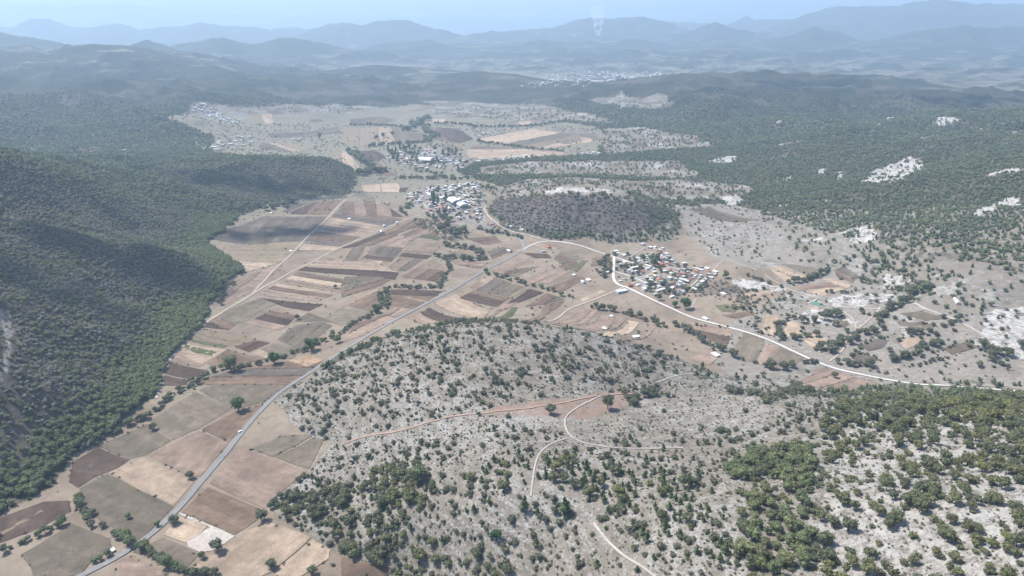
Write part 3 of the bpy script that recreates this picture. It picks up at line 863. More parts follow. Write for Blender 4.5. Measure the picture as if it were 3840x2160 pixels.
def ribbon(name, mat, width, segs, label, lift=0.55, smooth=True):
    w = np.concatenate([P(k, s) for k, s in segs])[:, :2]
    # resample, softened
    d = np.r_[0, np.cumsum(np.linalg.norm(np.diff(w, axis=0), axis=1))]
    keep = np.r_[True, np.diff(d) > 0.5]; w, d = w[keep], d[keep]
    nseg = max(4, int(d[-1] / 6.0))
    f = np.linspace(0, d[-1], nseg)
    p = np.stack([np.interp(f, d, w[:, 0]), np.interp(f, d, w[:, 1])], -1)
    for _ in range(10 if smooth else 2):
        p[1:-1] = 0.25 * p[:-2] + 0.5 * p[1:-1] + 0.25 * p[2:]
    tg = np.gradient(p, axis=0); tg /= np.maximum(np.linalg.norm(tg, axis=1, keepdims=True), 1e-6)
    nrm = np.stack([-tg[:, 1], tg[:, 0]], -1)
    wob = 1 + 0.30 * fbm(p[:, 0], p[:, 1], 14, 3, seed=5.5) * (0.25 if mat == 'asphalt' else 1.0)
    cols = [p + nrm * (width * 0.5 * wob * s)[:, None] for s in (-1, -.33, .33, 1)]
    V = np.concatenate(cols); c = p.mean(0)
    z = height(V[:, 0], V[:, 1]) + lift
    K = len(p); zc = float(z.mean())
    F = []
    for a in range(3):
        for i in range(K - 1):
            F.append((a * K + i, (a + 1) * K + i, (a + 1) * K + i + 1, a * K + i + 1))
    me = mesh_from(np.c_[V - c, z - zc], F, [MATS[mat]], True, name)
    if me.polygons[0].normal.z < 0: me.flip_normals()
    o = link(name, me, None, (float(c[0]), float(c[1]), zc))
    o["kind"] = "structure"; o["label"] = label
    ROADS.append(p)
    return o
ROADS = []
ribbon("asphalt_road", "asphalt", 5.4, [(7, "560 1475;700 1410;900 1300;1000 1250;1150 1130;1310 990;1420 860;1550 700;1700 530;1820 370;1950 220;2060 100;2200 0"),
 (5, "0 1205;100 1150;300 1030;470 930;650 835;850 735;1050 610;1200 535;1350 455;1378 425;1375 390;1345 355"),
 (10, "1840 900;1760 870;1560 830;1280 750;1140 690;1050 620;920 500;830 410;770 320;670 230")],
 "grey asphalt road running the length of the valley", 0.62)
ribbon("gravel_road", "gravel", 3.3, [(5, "1350 455;1410 410;1480 378;1560 366;1680 380;1830 410;1950 455;2055 490;2200 540")], "white gravel road curving to the near village", .60)
ribbon("gravel_road", "gravel", 4.2, [(5, "2058 490;2057 540;2054 600;2050 660;2070 700;2100 720;2160 722")], "short straight white gravel road down to the near village edge", .66)
ribbon("gravel_road", "gravel", 3.3, [(5, "2160 722;2300 790;2420 850;2500 880"), (6, "0 925;100 960;300 1010;450 1050;620 1105;760 1170;900 1235;1050 1305;1200 1350;1400 1390;1600 1430;1850 1460;2300 1490;2650 1505")],
       "long white gravel road leaving the near village below the pasture", .70)
ribbon("dirt_road", "dirt", 3.2, [(5, "1480 980;1700 885;1830 840;2080 740;2200 690;2300 640;2420 580")], "pale dirt road crossing the strip fields into the near village", .50)
ribbon("dirt_road", "dirt", 3.0, [(4, "1905 772;2050 600;2220 450;2350 310;2480 190;2576 90"), (5, "40 50")], "straight dirt road through the fallow fields", .52)
ribbon("dirt_road", "dirt", 3.6, [(7, "1180 110;1195 40"), (4, "1205 1400;1220 1340;1290 1250;1400 1130;1500 1020;1620 940;1760 860;1905 775;2020 700;2200 600;2340 540;2460 470;2576 415"), (5, "100 370;290 290;430 230;520 195;600 170")],
       "dirt road along the foot of the wooded slope", .48)
for s, wd, mt, lb, k in [
 ("0 460;120 400;200 380;300 390;500 350;700 280;760 255;1000 230;1250 205;1450 185;1700 140;1900 100;2060 70;2250 75", 3.6, "reddirt", "reddish dirt track over the limestone saddle", 8),
 ("1960 90;1800 170;1690 220;1670 270;1690 340;1710 410;1770 440;1950 470;2150 495;2400 490;2576 485", 3.0, "paledirt", "pale dirt track winding along the limestone terraces", 8),
 ("1710 410;1600 430;1520 480;1470 560;1450 650;1445 760;1430 850", 2.6, "paledirt", "narrow pale path down among the young pines", 8),
 ("1900 1050;1970 1120;2000 1200;2100 1280;2250 1380;2370 1460", 2.6, "paledirt", "white footpath through the shrubs", 8),
 ("2380 1440;2450 1410;2576 1380;2650 1370", 3.0, "paledirt", "pale path over the back of the limestone mound", 5),
 ("1110 1280;1230 1190;1220 1120;1300 1050;1400 970;1500 880;1490 866", 4.0, "dirt", "dirt track climbing through the pasture hedges", 6),
 ("1150 870;1220 900;1290 950;1310 1030", 3.0, "paledirt", "faint track below the green pond", 6),
 ("1170 868;1300 878;1490 885", 3.0, "paledirt", "faint level track across the pasture", 6),
 ("620 620;640 650;790 735;900 775;1000 800", 3.5, "dirt", "tan track leading to the green pond", 6),
 ("1740 840;1850 900;1960 940;2120 985;2200 1060;2320 1110", 5.0, "paledirt", "broad worn track across the bare white slope", 6),
 ("0 450;200 470;310 500;560 590", 3.5, "paledirt", "dirt lane above the near village", 6),
 ("310 510;270 550;220 600", 3.5, "paledirt", "short dirt lane to the houses under leafy trees", 6),
 ("930 1215;920 1170;960 1120;1000 1080;1010 1050;980 1010;900 985;800 960", 8.0, "asphalt", "grey road bending through the far fields", 2),
 ("0 1115;150 1135;320 1145", 6.0, "paledirt", "pale lane to the far village", 2),
 ("420 920;480 885;600 845;680 820", 6.0, "paledirt", "pale lane at the narrow end of the valley", 2),
 ("30 1150;80 1200;130 1270", 5.0, "dirt", "track beside the far stream trees", 2),
 ("610 90;520 140;430 180;400 220;440 280;520 330", 6.0, "asphalt", "grey road entering the large village", 10),
 ("430 400;520 530;620 610", 6.0, "paledirt", "pale street past the pink hall", 10),
 ("1380 450;1340 500;1380 560;1430 640;1540 710;1620 790;1700 810;1900 860;2100 920;2280 970", 4.5, "paledirt", "pale lane skirting the brown scrub hill", 10),
 ("1010 180;1070 240;1130 290", 5.0, "paledirt", "short pale street in the large village", 10),
 ("600 720;700 770;850 840;1060 930", 6.0, "gravel", "white street along the near village edge", 11),
 ("500 590;700 590;850 570;1020 490;1240 400;1400 440", 5.0, "paledirt", "pale street across the near village", 11),
 ("440 480;620 540;780 590;900 660", 5.0, "gravel", "white street between the near village houses", 11),
 ("620 290;740 200;880 110", 4.0, "paledirt", "dirt lane behind the near village", 11),
 ("1560 710;1640 640;1690 590", 5.0, "paledirt", "pale lane at the end of the near village", 11),
 ("1590 1020;1680 950;1640 900", 3.5, "paledirt", "little hooked lane by the big green trees", 11)]:
    ribbon("dirt_track" if mt != "asphalt" and mt != "gravel" else "street", mt, wd * .52, [(k, s)], lb, 0.58)
print("roads", round(time.time() - T0, 1))

# ------------------------------------------------------------------ foliage
def leaf_mat(name, stops, dark=0.75, patch=0.004):
    m, t, b = newmat(name)
    oi = nd(t, "ShaderNodeObjectInfo")
    geo = nd(t, "ShaderNodeNewGeometry")
    pn = noise(t, oi.outputs["Location"], patch, 4, 0.6)
    k = mth(t, 'ADD', mth(t, 'MULTIPLY', oi.outputs["Random"], .55), mth(t, 'MULTIPLY', rng_(t, pn, .32, .68), .45))
    c = ramp(t, k, stops)
    ln = noise(t, geo.outputs["Position"], 0.9, 2, 0.5)
    c = mixc(t, rng_(t, ln, .3, .7, 0, .5), c, tuple(dark * v for v in stops[0][1]))
    t.links.new(c, b.inputs["Base Color"])
    b.inputs["Roughness"].default_value = 0.8
    b.inputs["Specular IOR Level"].default_value = 0.15
    tr = nd(t, "ShaderNodeBsdfTranslucent"); t.links.new(c, tr.inputs[0])
    mx = nd(t, "ShaderNodeMixShader"); mx.inputs[0].default_value = .4
    t.links.new(b.outputs[0], mx.inputs[1]); t.links.new(tr.outputs[0], mx.inputs[2])
    t.links.new(mx.outputs[0], t.nodes["Material Output"].inputs["Surface"])
    return m
leaf_mat("leaf_green", [(0, (0.135, 0.168, 0.091)), (.5, (0.197, 0.229, 0.118)), (1, (0.300, 0.300, 0.155))])
leaf_mat("leaf_olive", [(0, (0.122, 0.133, 0.087)), (.35, (0.157, 0.174, 0.099)), (.6, (0.191, 0.197, 0.099)), (.85, (0.232, 0.238, 0.099)), (1, (0.273, 0.267, 0.116))], .7, .02)
leaf_mat("leaf_dark", [(0, (0.111, 0.126, 0.084)), (.5, (0.158, 0.168, 0.111)), (1, (0.227, 0.231, 0.150))])
leaf_mat("leaf_pine", [(0, (0.079, 0.123, 0.063)), (.5, (0.115, 0.161, 0.077)), (1, (0.184, 0.217, 0.101))])
leaf_mat("leaf_fresh", [(0, (0.071, 0.134, 0.049)), (1, (0.108, 0.172, 0.067))])
leaf_mat("leaf_dry", [(0, (0.162, 0.137, 0.118)), (.4, (0.212, 0.184, 0.154)), (.7, (0.175, 0.178, 0.121)), (.9, (0.232, 0.196, 0.143)), (1, (0.232, 0.190, 0.131))], .8, .012)
leaf_mat("leaf_mix", [(0, (0.220, 0.248, 0.177)), (.35, (0.300, 0.300, 0.221)), (.65, (0.300, 0.300, 0.277)), (.88, (0.300, 0.300, 0.300)), (1, (0.300, 0.300, 0.297))], .75, .010)
m, t, b = newmat("bark"); b.inputs["Base Color"].default_value = (.10, .075, .055, 1)

def crown_mesh(name, mat, nleaf, leaf, lobes, seed, squash=1.0, cone=False, twigs=False):
    """many leaf-sprays spread over uneven lobes; unit width, base at z=0"""
    r = np.random.default_rng(seed)
    cs, rs = [], []
    if cone:
        for i in range(lobes):
            f = (i + .5) / lobes
            a = r.random() * 6.28
            rad = .46 * (1 - f) ** .8 + .05
            cs.append((math.cos(a) * rad * .35, math.sin(a) * rad * .35, .16 + 1.12 * f)); rs.append((rad * .85, rad * .85, .17))
    else:
        for i in range(lobes):
            a = r.random() * 6.28; q = .30 * math.sqrt(r.random())
            s = .17 + .15 * r.random()
            cs.append((math.cos(a) * q, math.sin(a) * q, (.30 + .34 * r.random()) * squash)); rs.append((s, s, s * .85 * squash))
    cs, rs = np.array(cs), np.array(rs)
    li = r.integers(0, lobes, nleaf)
    d = r.normal(size=(nleaf, 3)); d[:, 2] = d[:, 2] * .9 + .25
    d /= np.linalg.norm(d, axis=1, keepdims=True)
    c = cs[li] + d * rs[li] * (.80 + .32 * r.random((nleaf, 1)))
    c[:, 2] = np.maximum(c[:, 2], .03)
    nrm = d + r.normal(size=(nleaf, 3)) * (1.2 if twigs else .50); nrm /= np.linalg.norm(nrm, axis=1, keepdims=True)
    ref = r.normal(size=(nleaf, 3))
    tx = np.cross(nrm, ref); tx /= np.linalg.norm(tx, axis=1, keepdims=True)
    ty = np.cross(nrm, tx)
    sz = leaf * (.6 + .8 * r.random((nleaf, 1)))
    asp = .35 if twigs else .8
    V = np.stack([c - tx * sz, c - ty * sz * asp, c + tx * sz, c + ty * sz * asp], 1).reshape(-1, 3)
    F = np.arange(nleaf * 4).reshape(-1, 4)
    verts, faces = [V], [F]
    off = len(V)
    if not twigs:      # inner body, so that a crown is not see-through
        for k in range(lobes):
            bm = bmesh.new(); bmesh.ops.create_icosphere(bm, subdivisions=1, radius=1.0)
            bv = np.array([v.co[:] for v in bm.verts]) * rs[k] * .74 + cs[k]
            bf = np.array([[v.index for v in f.verts] for f in bm.faces])
            bm.free()
            verts.append(bv); faces.append((bf + off).tolist()); off += len(bv)
    FF = []
    for f in faces: FF += [tuple(x) for x in (f.tolist() if hasattr(f, "tolist") else f)]
    return mesh_from(np.concatenate(verts), FF, [MATS[mat]], False, name)

def trunk_mesh(hgt, r0, seed):
    r = np.random.default_rng(seed)
    bm = bmesh.new()
    def limb(p, q, ra, rb):
        d = (Vector(q) - Vector(p)); mt = Matrix.Translation((Vector(p) + Vector(q)) / 2) @ d.to_track_quat('Z', 'Y').to_matrix().to_4x4()
        bmesh.ops.create_cone(bm, cap_ends=True, segments=6, radius1=ra, radius2=rb, depth=d.length, matrix=mt)
    limb((0, 0, -.06), (.01, 0, hgt), r0, r0 * .55)
    for i in range(4):
        a = i * 1.57 + r.random()
        limb((.01, 0, hgt * .75), (math.cos(a) * .22, math.sin(a) * .22, hgt * 1.5), r0 * .5, r0 * .18)
    me = bpy.data.meshes.new("trunk"); bm.to_mesh(me); bm.free()
    me.materials.append(MATS["bark"])
    return me

PROTO = bpy.data.collections.new("foliage_kinds")     # meshes repeated by the woods; not placed itself
def protos(prefix, mat, n, **kw):
    out = []
    for i in range(n):
        me = crown_mesh(prefix, mat, seed=hash((prefix, i)) % 99991 if False else (len(prefix) * 131 + i * 17 + ord(prefix[-1])), **kw)
        out.append(me)
    return out
BUSH = protos("bush", "leaf_dark", 4, nleaf=150, leaf=.085, lobes=6, squash=.78)
OLIVE = protos("olive", "leaf_olive", 4, nleaf=170, leaf=.080, lobes=7, squash=.85)
GREEN = protos("green", "leaf_green", 4, nleaf=170, leaf=.085, lobes=7, squash=1.15)
PINE = protos("pine", "leaf_pine", 4, nleaf=150, leaf=.085, lobes=7, cone=True)
FRESH = protos("fresh", "leaf_fresh", 3, nleaf=300, leaf=.065, lobes=9, squash=1.15)
MIXED = protos("mixed", "leaf_mix", 5, nleaf=120, leaf=.10, lobes=6, squash=.95)
DRY = protos("dry", "leaf_dry", 4, nleaf=90, leaf=.13, lobes=6, squash=.8, twigs=True)
BIGG = protos("bigg", "leaf_green", 4, nleaf=460, leaf=.055, lobes=12, squash=1.05)
BIGO = protos("bigo", "leaf_olive", 4, nleaf=460, leaf=.055, lobes=12, squash=.95)
BIGD = protos("bigd", "leaf_dark", 5, nleaf=420, leaf=.055, lobes=10, squash=.95)
BIGB = protos("bigb", "leaf_dark", 4, nleaf=300, leaf=.065, lobes=8, squash=.72)
BIGP = protos("bigp", "leaf_pine", 4, nleaf=320, leaf=.065, lobes=9, cone=True)
TRUNKS = [trunk_mesh(.42, .035, i) for i in range(3)]

def gn_instances(name, label, x, y, z, size, tall, kinds, idx):
    """one mass of plants: points on the ground carrying the shared plant meshes"""
    me = bpy.data.meshes.new(name)
    k = len(x)
    me.vertices.add(k)
    me.vertices.foreach_set("co", np.stack([x, y, z], -1).astype(np.float32).ravel())
    def fa(nm, v, ty='FLOAT'):
        a = me.attributes.new(nm, ty, 'POINT')
        if ty == 'FLOAT_VECTOR': a.data.foreach_set("vector", np.asarray(v, np.float32).ravel())
        else: a.data.foreach_set("value", np.asarray(v))
    fa("size", np.stack([size, size, size * tall], -1), 'FLOAT_VECTOR')
    fa("turn", np.stack([np.zeros(k), np.zeros(k), rng.random(k) * 6.28], -1), 'FLOAT_VECTOR')
    fa("which", np.asarray(idx, np.int32), 'INT')
    o = link(name, me)
    tag(o, label, kind="stuff")
    coll = bpy.data.collections.new(name + "_kinds")
    for i, km in enumerate(kinds):
        po = bpy.data.objects.new("%s_%02d" % (name, i), km); coll.objects.link(po)
    g = bpy.data.node_groups.new(name, 'GeometryNodeTree')
    g.interface.new_socket("Geometry", in_out='INPUT', socket_type='NodeSocketGeometry')
    g.interface.new_socket("Geometry", in_out='OUTPUT', socket_type='NodeSocketGeometry')
    gi, go = g.nodes.new("NodeGroupInput"), g.nodes.new("NodeGroupOutput")
    ci = g.nodes.new("GeometryNodeCollectionInfo"); ci.inputs["Collection"].default_value = coll
    ci.inputs["Separate Children"].default_value = True; ci.inputs["Reset Children"].default_value = True
    ip = g.nodes.new("GeometryNodeInstanceOnPoints"); ip.inputs["Pick Instance"].default_value = True
    def na(nm, ty):
        q = g.nodes.new("GeometryNodeInputNamedAttribute"); q.data_type = ty; q.inputs[0].default_value = nm
        return q.outputs[0]
    g.links.new(gi.outputs[0], ip.inputs["Points"]); g.links.new(ci.outputs[0], ip.inputs["Instance"])
    g.links.new(na("size", 'FLOAT_VECTOR'), ip.inputs["Scale"])
    e2r = g.nodes.new("FunctionNodeEulerToRotation")
    g.links.new(na("turn", 'FLOAT_VECTOR'), e2r.inputs[0]); g.links.new(e2r.outputs[0], ip.inputs["Rotation"])
    g.links.new(na("which", 'INT'), ip.inputs["Instance Index"])
    g.links.new(ip.outputs[0], go.inputs[0])
    md = o.modifiers.new("plants", 'NODES'); md.node_group = g
    return o

def jgrid(r0, r1, step, jit=.48):
    """jittered square grid over the seen sector between two distances"""
    xs = np.arange(-r1 * .82, r1 * .82, step); ys = np.arange(r0 * .62, r1, step)
    X, Y = np.meshgrid(xs, ys); X = X.ravel(); Y = Y.ravel()
    X = X + (rng.random(X.size) - .5) * 2 * jit * step; Y = Y + (rng.random(Y.size) - .5) * 2 * jit * step
    R = np.hypot(X, Y); px, py, d = project(X, Y, height(X, Y))
    k = (R >= r0) & (R < r1) & (px > -300) & (px < 2880) & (py < 1560) & (Y > 0)
    return X[k], Y[k]

def off_roads(x, y, wd=6.0):
    k = np.ones(x.shape, bool)
    for p in ROADS:
        lo, hi = p.min(0) - 12, p.max(0) + 12
        s = np.where((x > lo[0]) & (x < hi[0]) & (y > lo[1]) & (y < hi[1]))[0]
        for a in range(0, len(s), 4000):
            q = s[a:a + 4000]
            dm = ((x[q][:, None] - p[None, :, 0]) ** 2 + (y[q][:, None] - p[None, :, 1]) ** 2).min(1)
            k[q[dm < wd * wd]] = False
    return k

def off_fields(x, y):
    k = np.ones(x.shape, bool)
    for w in FPOLY: k &= ~inside(w, x, y)
    return k

def visible(x, y, z):
    """not hidden behind a ridge"""
    k = np.ones(x.shape, bool)
    r = np.hypot(x, y)
    for f in np.linspace(.12, .985, 90):
        k &= (CAM_H + (z - CAM_H) * f) > height(x * f, y * f) - .2
    return k

SINGLE = {}
def rec(kind, x, y, size, tall):
    SINGLE.setdefault(kind, []).append(np.stack([x, y, size, tall], -1))

MASS = {}
def mass(key, x, y, size, tall, idx):
    MASS.setdefault(key, []).append(np.stack([x, y, size, np.broadcast_to(tall, x.shape), idx], -1))

def ri(a, b, n): return rng.integers(a, b, n)

# --- near limestone hills
x, y = jgrid(200, 1000, 4.6)
c = cover(x, y)
nz = fbm(x, y, 55, 4, .6, seed=41.); nz2 = fbm(x, y, 14, 2, seed=42.)
ok = c['lime'] & off_roads(x, y, 4.5)
ppx, ppy, _ = project(x, y, height(x, y))
dens = .24 + .13 * sstep(1150, 1260, ppy) + .46 * nz + .26 * nz2
dens = np.where(c['saddle'], .015 + .05 * (nz > .25), dens)
dens = np.where(c['redsoil'], .006, dens)
back = (ppy < 1000) & (ppx < 1700)
dens = np.where(back, .31 + .36 * nz + .18 * nz2, dens)
dens = np.where(c['thicket'], .66 + .5 * nz + .3 * nz2, dens)
dens = np.where(c['grove'], .52 + .5 * nz + .35 * nz2, dens)
dens = np.where(c['grove2'], .7, dens)
dens = np.where(c['grove3'], .46 + .45 * nz, dens)
row = np.sin((x * .80 + y * .60) / 13.0 * 2 * np.pi + 2.0 * fbm(x, y, 60, 2, seed=43.))
dens = np.where(c['olive'], .33 + .42 * nz + .2 * nz2 - .18 * (row > .5) + .26 * sstep(1150, 1040, ppy) + .18 * sstep(2350, 2576, ppx), dens)
ok &= rng.random(x.size) < np.clip(dens, 0, .97)
u_ = rng.random(x.size)
size = 2.6 + 4.8 * u_ ** 1.7
kind = np.where(c['grove2'] | c['grove3'], 2, np.where(c['olive'] | c['grove'] | (c['thicket'] & (nz2 > -.1)), 1, 0))
kind = np.where((kind == 1) & c['grove'] & (nz2 < .05), 3, kind)
kind = np.where((kind == 2) & (rng.random(x.size) < .3), 1, kind)
kind = np.where((kind == 0) & ~back & (rng.random(x.size) < .14), 2, kind)
size = np.where(kind == 1, 3.6 + 6.4 * u_ ** 1.5, size)
size = np.where(kind == 3, 4.2 + 5.0 * u_, size)
size = np.where(kind == 2, 2.6 + 3.4 * u_ ** 1.4, size)
tall = np.where(kind == 2, .70 + .3 * rng.random(x.size), .85 + .35 * rng.random(x.size))
x, y, size, tall, kind = x[ok], y[ok], size[ok], tall[ok], kind[ok]
z = height(x, y)
px_, py_, dd = project(x, y, z)
vis = visible(x, y, z + size * .6) & (px_ > 0) & (px_ < 2576) & (py_ < 1445)
take = np.zeros(x.size, bool)
for kd, nm in ((0, 'bush'), (1, 'olive'), (2, 'pine'), (3, 'wood')):
    s = np.where((kind == kd) & vis)[0]
    s = s[np.argsort(-(size[s] / dd[s]))][:300]
    take[s] = True
    rec(nm, x[s], y[s], size[s], tall[s])
s = ~take
base_i = np.array([0, 4, 8, 12])[kind]
mass('scrub', x[s], y[s], size[s], tall[s], base_i[s] + ri(0, 4, s.sum()))
# low tussocks and seedlings between
x, y = jgrid(200, 850, 2.8)
c = cover(x, y); nz = fbm(x, y, 30, 3, seed=44.)
ok = c['lime'] & off_roads(x, y, 3) & (rng.random(x.size) < np.clip(.42 + .5 * nz, 0, .85) * np.where(c['redsoil'], .1, 1))
x, y = x[ok], y[ok]
kk_ = rng.random(x.size)
mass('scrub', x, y, .8 + 1.9 * rng.random(x.size) ** 1.8, .72, np.where(kk_ < .45, ri(0, 4, x.size), np.where(kk_ < .62, ri(4, 8, x.size), ri(16, 20, x.size))))
# dry tufts in the rough grazing fields
x, y = jgrid(380, 900, 3.2)
ok = np.zeros(x.size, bool)
for w, ky in zip(FPOLY, FKEY):
    if ky in 'ekb': ok |= inside(w, x, y)
nz = fbm(x, y, 24, 3, seed=46.)
ok &= off_roads(x, y, 4) & (rng.random(x.size) < np.clip(.16 + .55 * nz, 0, .7))
x, y = x[ok], y[ok]
mass('scrub', x, y, .5 + 1.1 * rng.random(x.size) ** 2, .6, np.where(rng.random(x.size) < .2, ri(0, 4, x.size), ri(16, 20, x.size)))

# --- left slope: half-leafless wood, greener along its foot
x, y = jgrid(300, 1750, 3.9)
c = cover(x, y)
nz = fbm(x, y, 70, 4, .6, seed=51.)
h = height(x, y)
ppx, ppy, _ = project(x, y, h)
ok = c['leftdry'] & (~c['scree'] | (rng.random(x.size) < .12)) & (rng.random(x.size) < np.clip(.88 - .22 * ((ppy > 780) & (ppx < 60)) - .25 * (ppy > 1000) * (ppx < 120), .1, 1))
foot = sstep(26, 6, h + 9 * nz)
green = rng.random(x.size) < np.clip(foot * .95 + .22 + .5 * nz * (ppy < 760), 0, 1)
dryk = rng.random(x.size) < .30
idx = np.where(green, ri(12, 16, x.size), np.where(dryk, ri(16, 20, x.size), ri(20, 25, x.size)))
size = np.where(green, 3.6 + 3.2 * rng.random(x.size) + 2.8 * foot, 3.0 + 2.6 * rng.random(x.size))
x, y, size, idx = x[ok], y[ok], size[ok], idx[ok]
mass('wood', x, y, size, .95, idx)

# --- brown hill and mid dark hill
x, y = jgrid(1150, 2000, 5.2)
c = cover(x, y)
h = height(x, y); nz = fbm(x, y, 60, 3, seed=52.)
k1 = c['brownhill']; k2 = c['midhill']
ok = (k1 | k2) & (rng.random(x.size) < np.where(k2, .9, .66))
gr_ = rng.random(x.size) < np.where(k2, .42 + .5 * nz, np.where(project(x, y, h)[0] > 1635, .9, .10))
idx = np.where(gr_, ri(12, 16, x.size), np.where(rng.random(x.size) < .35, ri(20, 25, x.size), ri(16, 20, x.size)))
mass('wood', x[ok], y[ok], (4.0 + 3.0 * rng.random(x.size))[ok], .85, idx[ok])

# --- green woods of the slopes, thinning outwards
for r0, r1, st, s0, s1 in ((600, 1350, 5.6, 4.5, 8), (1350, 2300, 5.8, 5, 8), (2300, 3600, 7.6, 6, 10.5)):
    x, y = jgrid(r0, r1, st)
    c = cover(x, y)
    h = height(x, y)
    nz = fbm(x, y, 130, 4, .6, seed=61.); nz2 = fbm(x, y, 38, 3, .6, seed=62.)
    ppx, ppy, _ = project(x, y, h)
    east = (ppx > 1250)
    d = np.where(east, np.where(c['r'] < 1150, .44, np.where(c['r'] < 1500, .58, .82)) + .7 * nz + .5 * nz2, .95 + .35 * nz)
    d = np.where(c['open'], .10 + .5 * nz2, d)
    d = np.where(c['knoll'], .38 + .5 * nz2, d)
    d = np.where(c['scar'], .07, d)
    ok = c['forest'] & ~c['brownhill'] & ~c['midhill'] & ~c['villagefar'] & off_roads(x, y, 7)
    d = d * (1 - .9 * sstep(2500, 3600, c['r']))
    if r0 >= 3700:
        cl = sstep(0.02, 0.28, fbm(x, y * 2.2, 420, 4, 0.6, seed=31.0) + 0.30 * (1 - sstep(20, 110, h)))
        d = d - .9 * cl * sstep(3800, 5200, c['r']) - .75 * (1 - sstep(45, 95, h)) * sstep(4600, 5400, c['r'])
    ok &= rng.random(x.size) < np.clip(d, 0.02, .98)
    x, y, nz2 = x[ok], y[ok], nz2[ok]
    k = rng.random(x.size)
    idx = np.where(k < .5, ri(12, 16, x.size), np.where(k < .78, ri(8, 12, x.size), np.where(k < .92, ri(20, 25, x.size), ri(4, 8, x.size))))
    sz = s0 + (s1 - s0) * rng.random(x.size)
    tl = np.where((idx >= 8) & (idx < 12), .9, .95 if r0 < 3700 else .5)
    mass('forest', x, y, sz * np.where((idx >= 8) & (idx < 12), .75, 1), tl, idx)

# --- pasture bushes, woodland strip, stream thicket
x, y = jgrid(600, 1500, 7)
c = cover(x, y); nz = fbm(x, y, 60, 3, seed=71.)
ok = c['pasture'] & c['farm'] & off_fields(x, y) & off_roads(x, y, 7) & (rng.random(x.size) < np.clip(.17 + .36 * nz, .03, .7))
ok |= (c['woodstrip'] | c['riparian']) & off_roads(x, y, 6) & (rng.random(x.size) < .9)
x, y = x[ok], y[ok]; k = rng.random(x.size)
mass('scrub', x, y, 2.5 + 4.5 * rng.random(x.size) ** 1.5, .9, np.where(k < .55, ri(0, 4, x.size), np.where(k < .8, ri(12, 16, x.size), ri(16, 20, x.size))))
# --- weeds and small bushes on field margins of the valley floor
x, y = jgrid(420, 3000, 11)
c = cover(x, y); nz = fbm(x, y, 90, 3, seed=72.)
ok = c['farm'] & (off_fields(x, y) | (c['r'] > 1500) & (rng.random(x.size) < .12)) & off_roads(x, y, 7) & (rng.random(x.size) < np.clip(.10 + .16 * sstep(1400, 1900, c['r']) + .42 * nz, .015, .7))
x, y = x[ok], y[ok]; k = rng.random(x.size)
mass('scrub', x, y, (1.6 + 3.4 * rng.random(x.size) ** 1.8) * np.clip(np.hypot(x, y) / 1200, 1, 1.8), .8, np.where(k < .45, ri(0, 4, x.size), np.where(k < .65, ri(12, 16, x.size), ri(16, 20, x.size))))

# --- weeds along field edges
ex, ey = [], []
for w in FPOLY:
    q = np.roll(w, -1, 0)
    for a_, b_ in zip(w, q):
        L = np.linalg.norm(b_ - a_)
        kk = int(L / 4.0)
        if kk < 1 or rng.random() < .3: continue
        f_ = rng.random(kk)[:, None]
        e_ = a_ + (b_ - a_) * f_ + rng.normal(size=(kk, 2)) * .8
        ex.append(e_[:, 0]); ey.append(e_[:, 1])
ex, ey = np.concatenate(ex), np.concatenate(ey)
nz = fbm(ex, ey, 70, 3, seed=73.)
ok = off_roads(ex, ey, 4.5) & (rng.random(ex.size) < np.clip(.30 + .6 * nz, .03, .8))
ex, ey = ex[ok], ey[ok]; k = rng.random(ex.size)
mass('scrub', ex, ey, 1.0 + 2.6 * rng.random(ex.size) ** 2.2, .75, np.where(k < .4, ri(0, 4, ex.size), np.where(k < .5, ri(12, 16, ex.size), ri(16, 20, ex.size))))

ALLK = BUSH + OLIVE + PINE + GREEN + DRY + MIXED
for key, nm, lab in (('scrub', "shrubland", "countless grey green shrubs dotting the limestone hill and field margins"),
                     ('wood', "dry_woodland", "half leafless brown and green woodland on the dry slopes"),
                     ('forest', "forest", "green oak and pine forest covering the hills around the valley")):
    a = np.concatenate(MASS[key])
    z = height(a[:, 0], a[:, 1]) - .03 * a[:, 2]
    gn_instances(nm, lab, a[:, 0], a[:, 1], z, a[:, 2], a[:, 3], ALLK, a[:, 4].astype(int))
    print(nm, len(a))
print("woods", round(time.time() - T0, 1))

# ------------------------------------------------------------------ plants that can be told apart
def plant(name, crown, trunk, x, y, size, tall, label, cat, group, sink=.03):
    z = float(height(x, y))
    if trunk is None:
        o = link(name, crown, None, (float(x), float(y), z - sink * size))
        o.scale = (size, size, size * tall); o.rotation_euler = (0, 0, random.random() * 6.28)
        tag(o, label, cat, group)
        return o
    r = bpy.data.objects.new(name, None); COL.objects.link(r)
    r.location = (float(x), float(y), z); r.scale = (size, size, size * tall)
    r.rotation_euler = (0, 0, random.random() * 6.28); r.empty_display_size = .2
    tag(r, label, cat, group)
    link("trunk", trunk, r)
    cr = link("crown", crown, r); cr.location = (0, 0, .12)
    return r

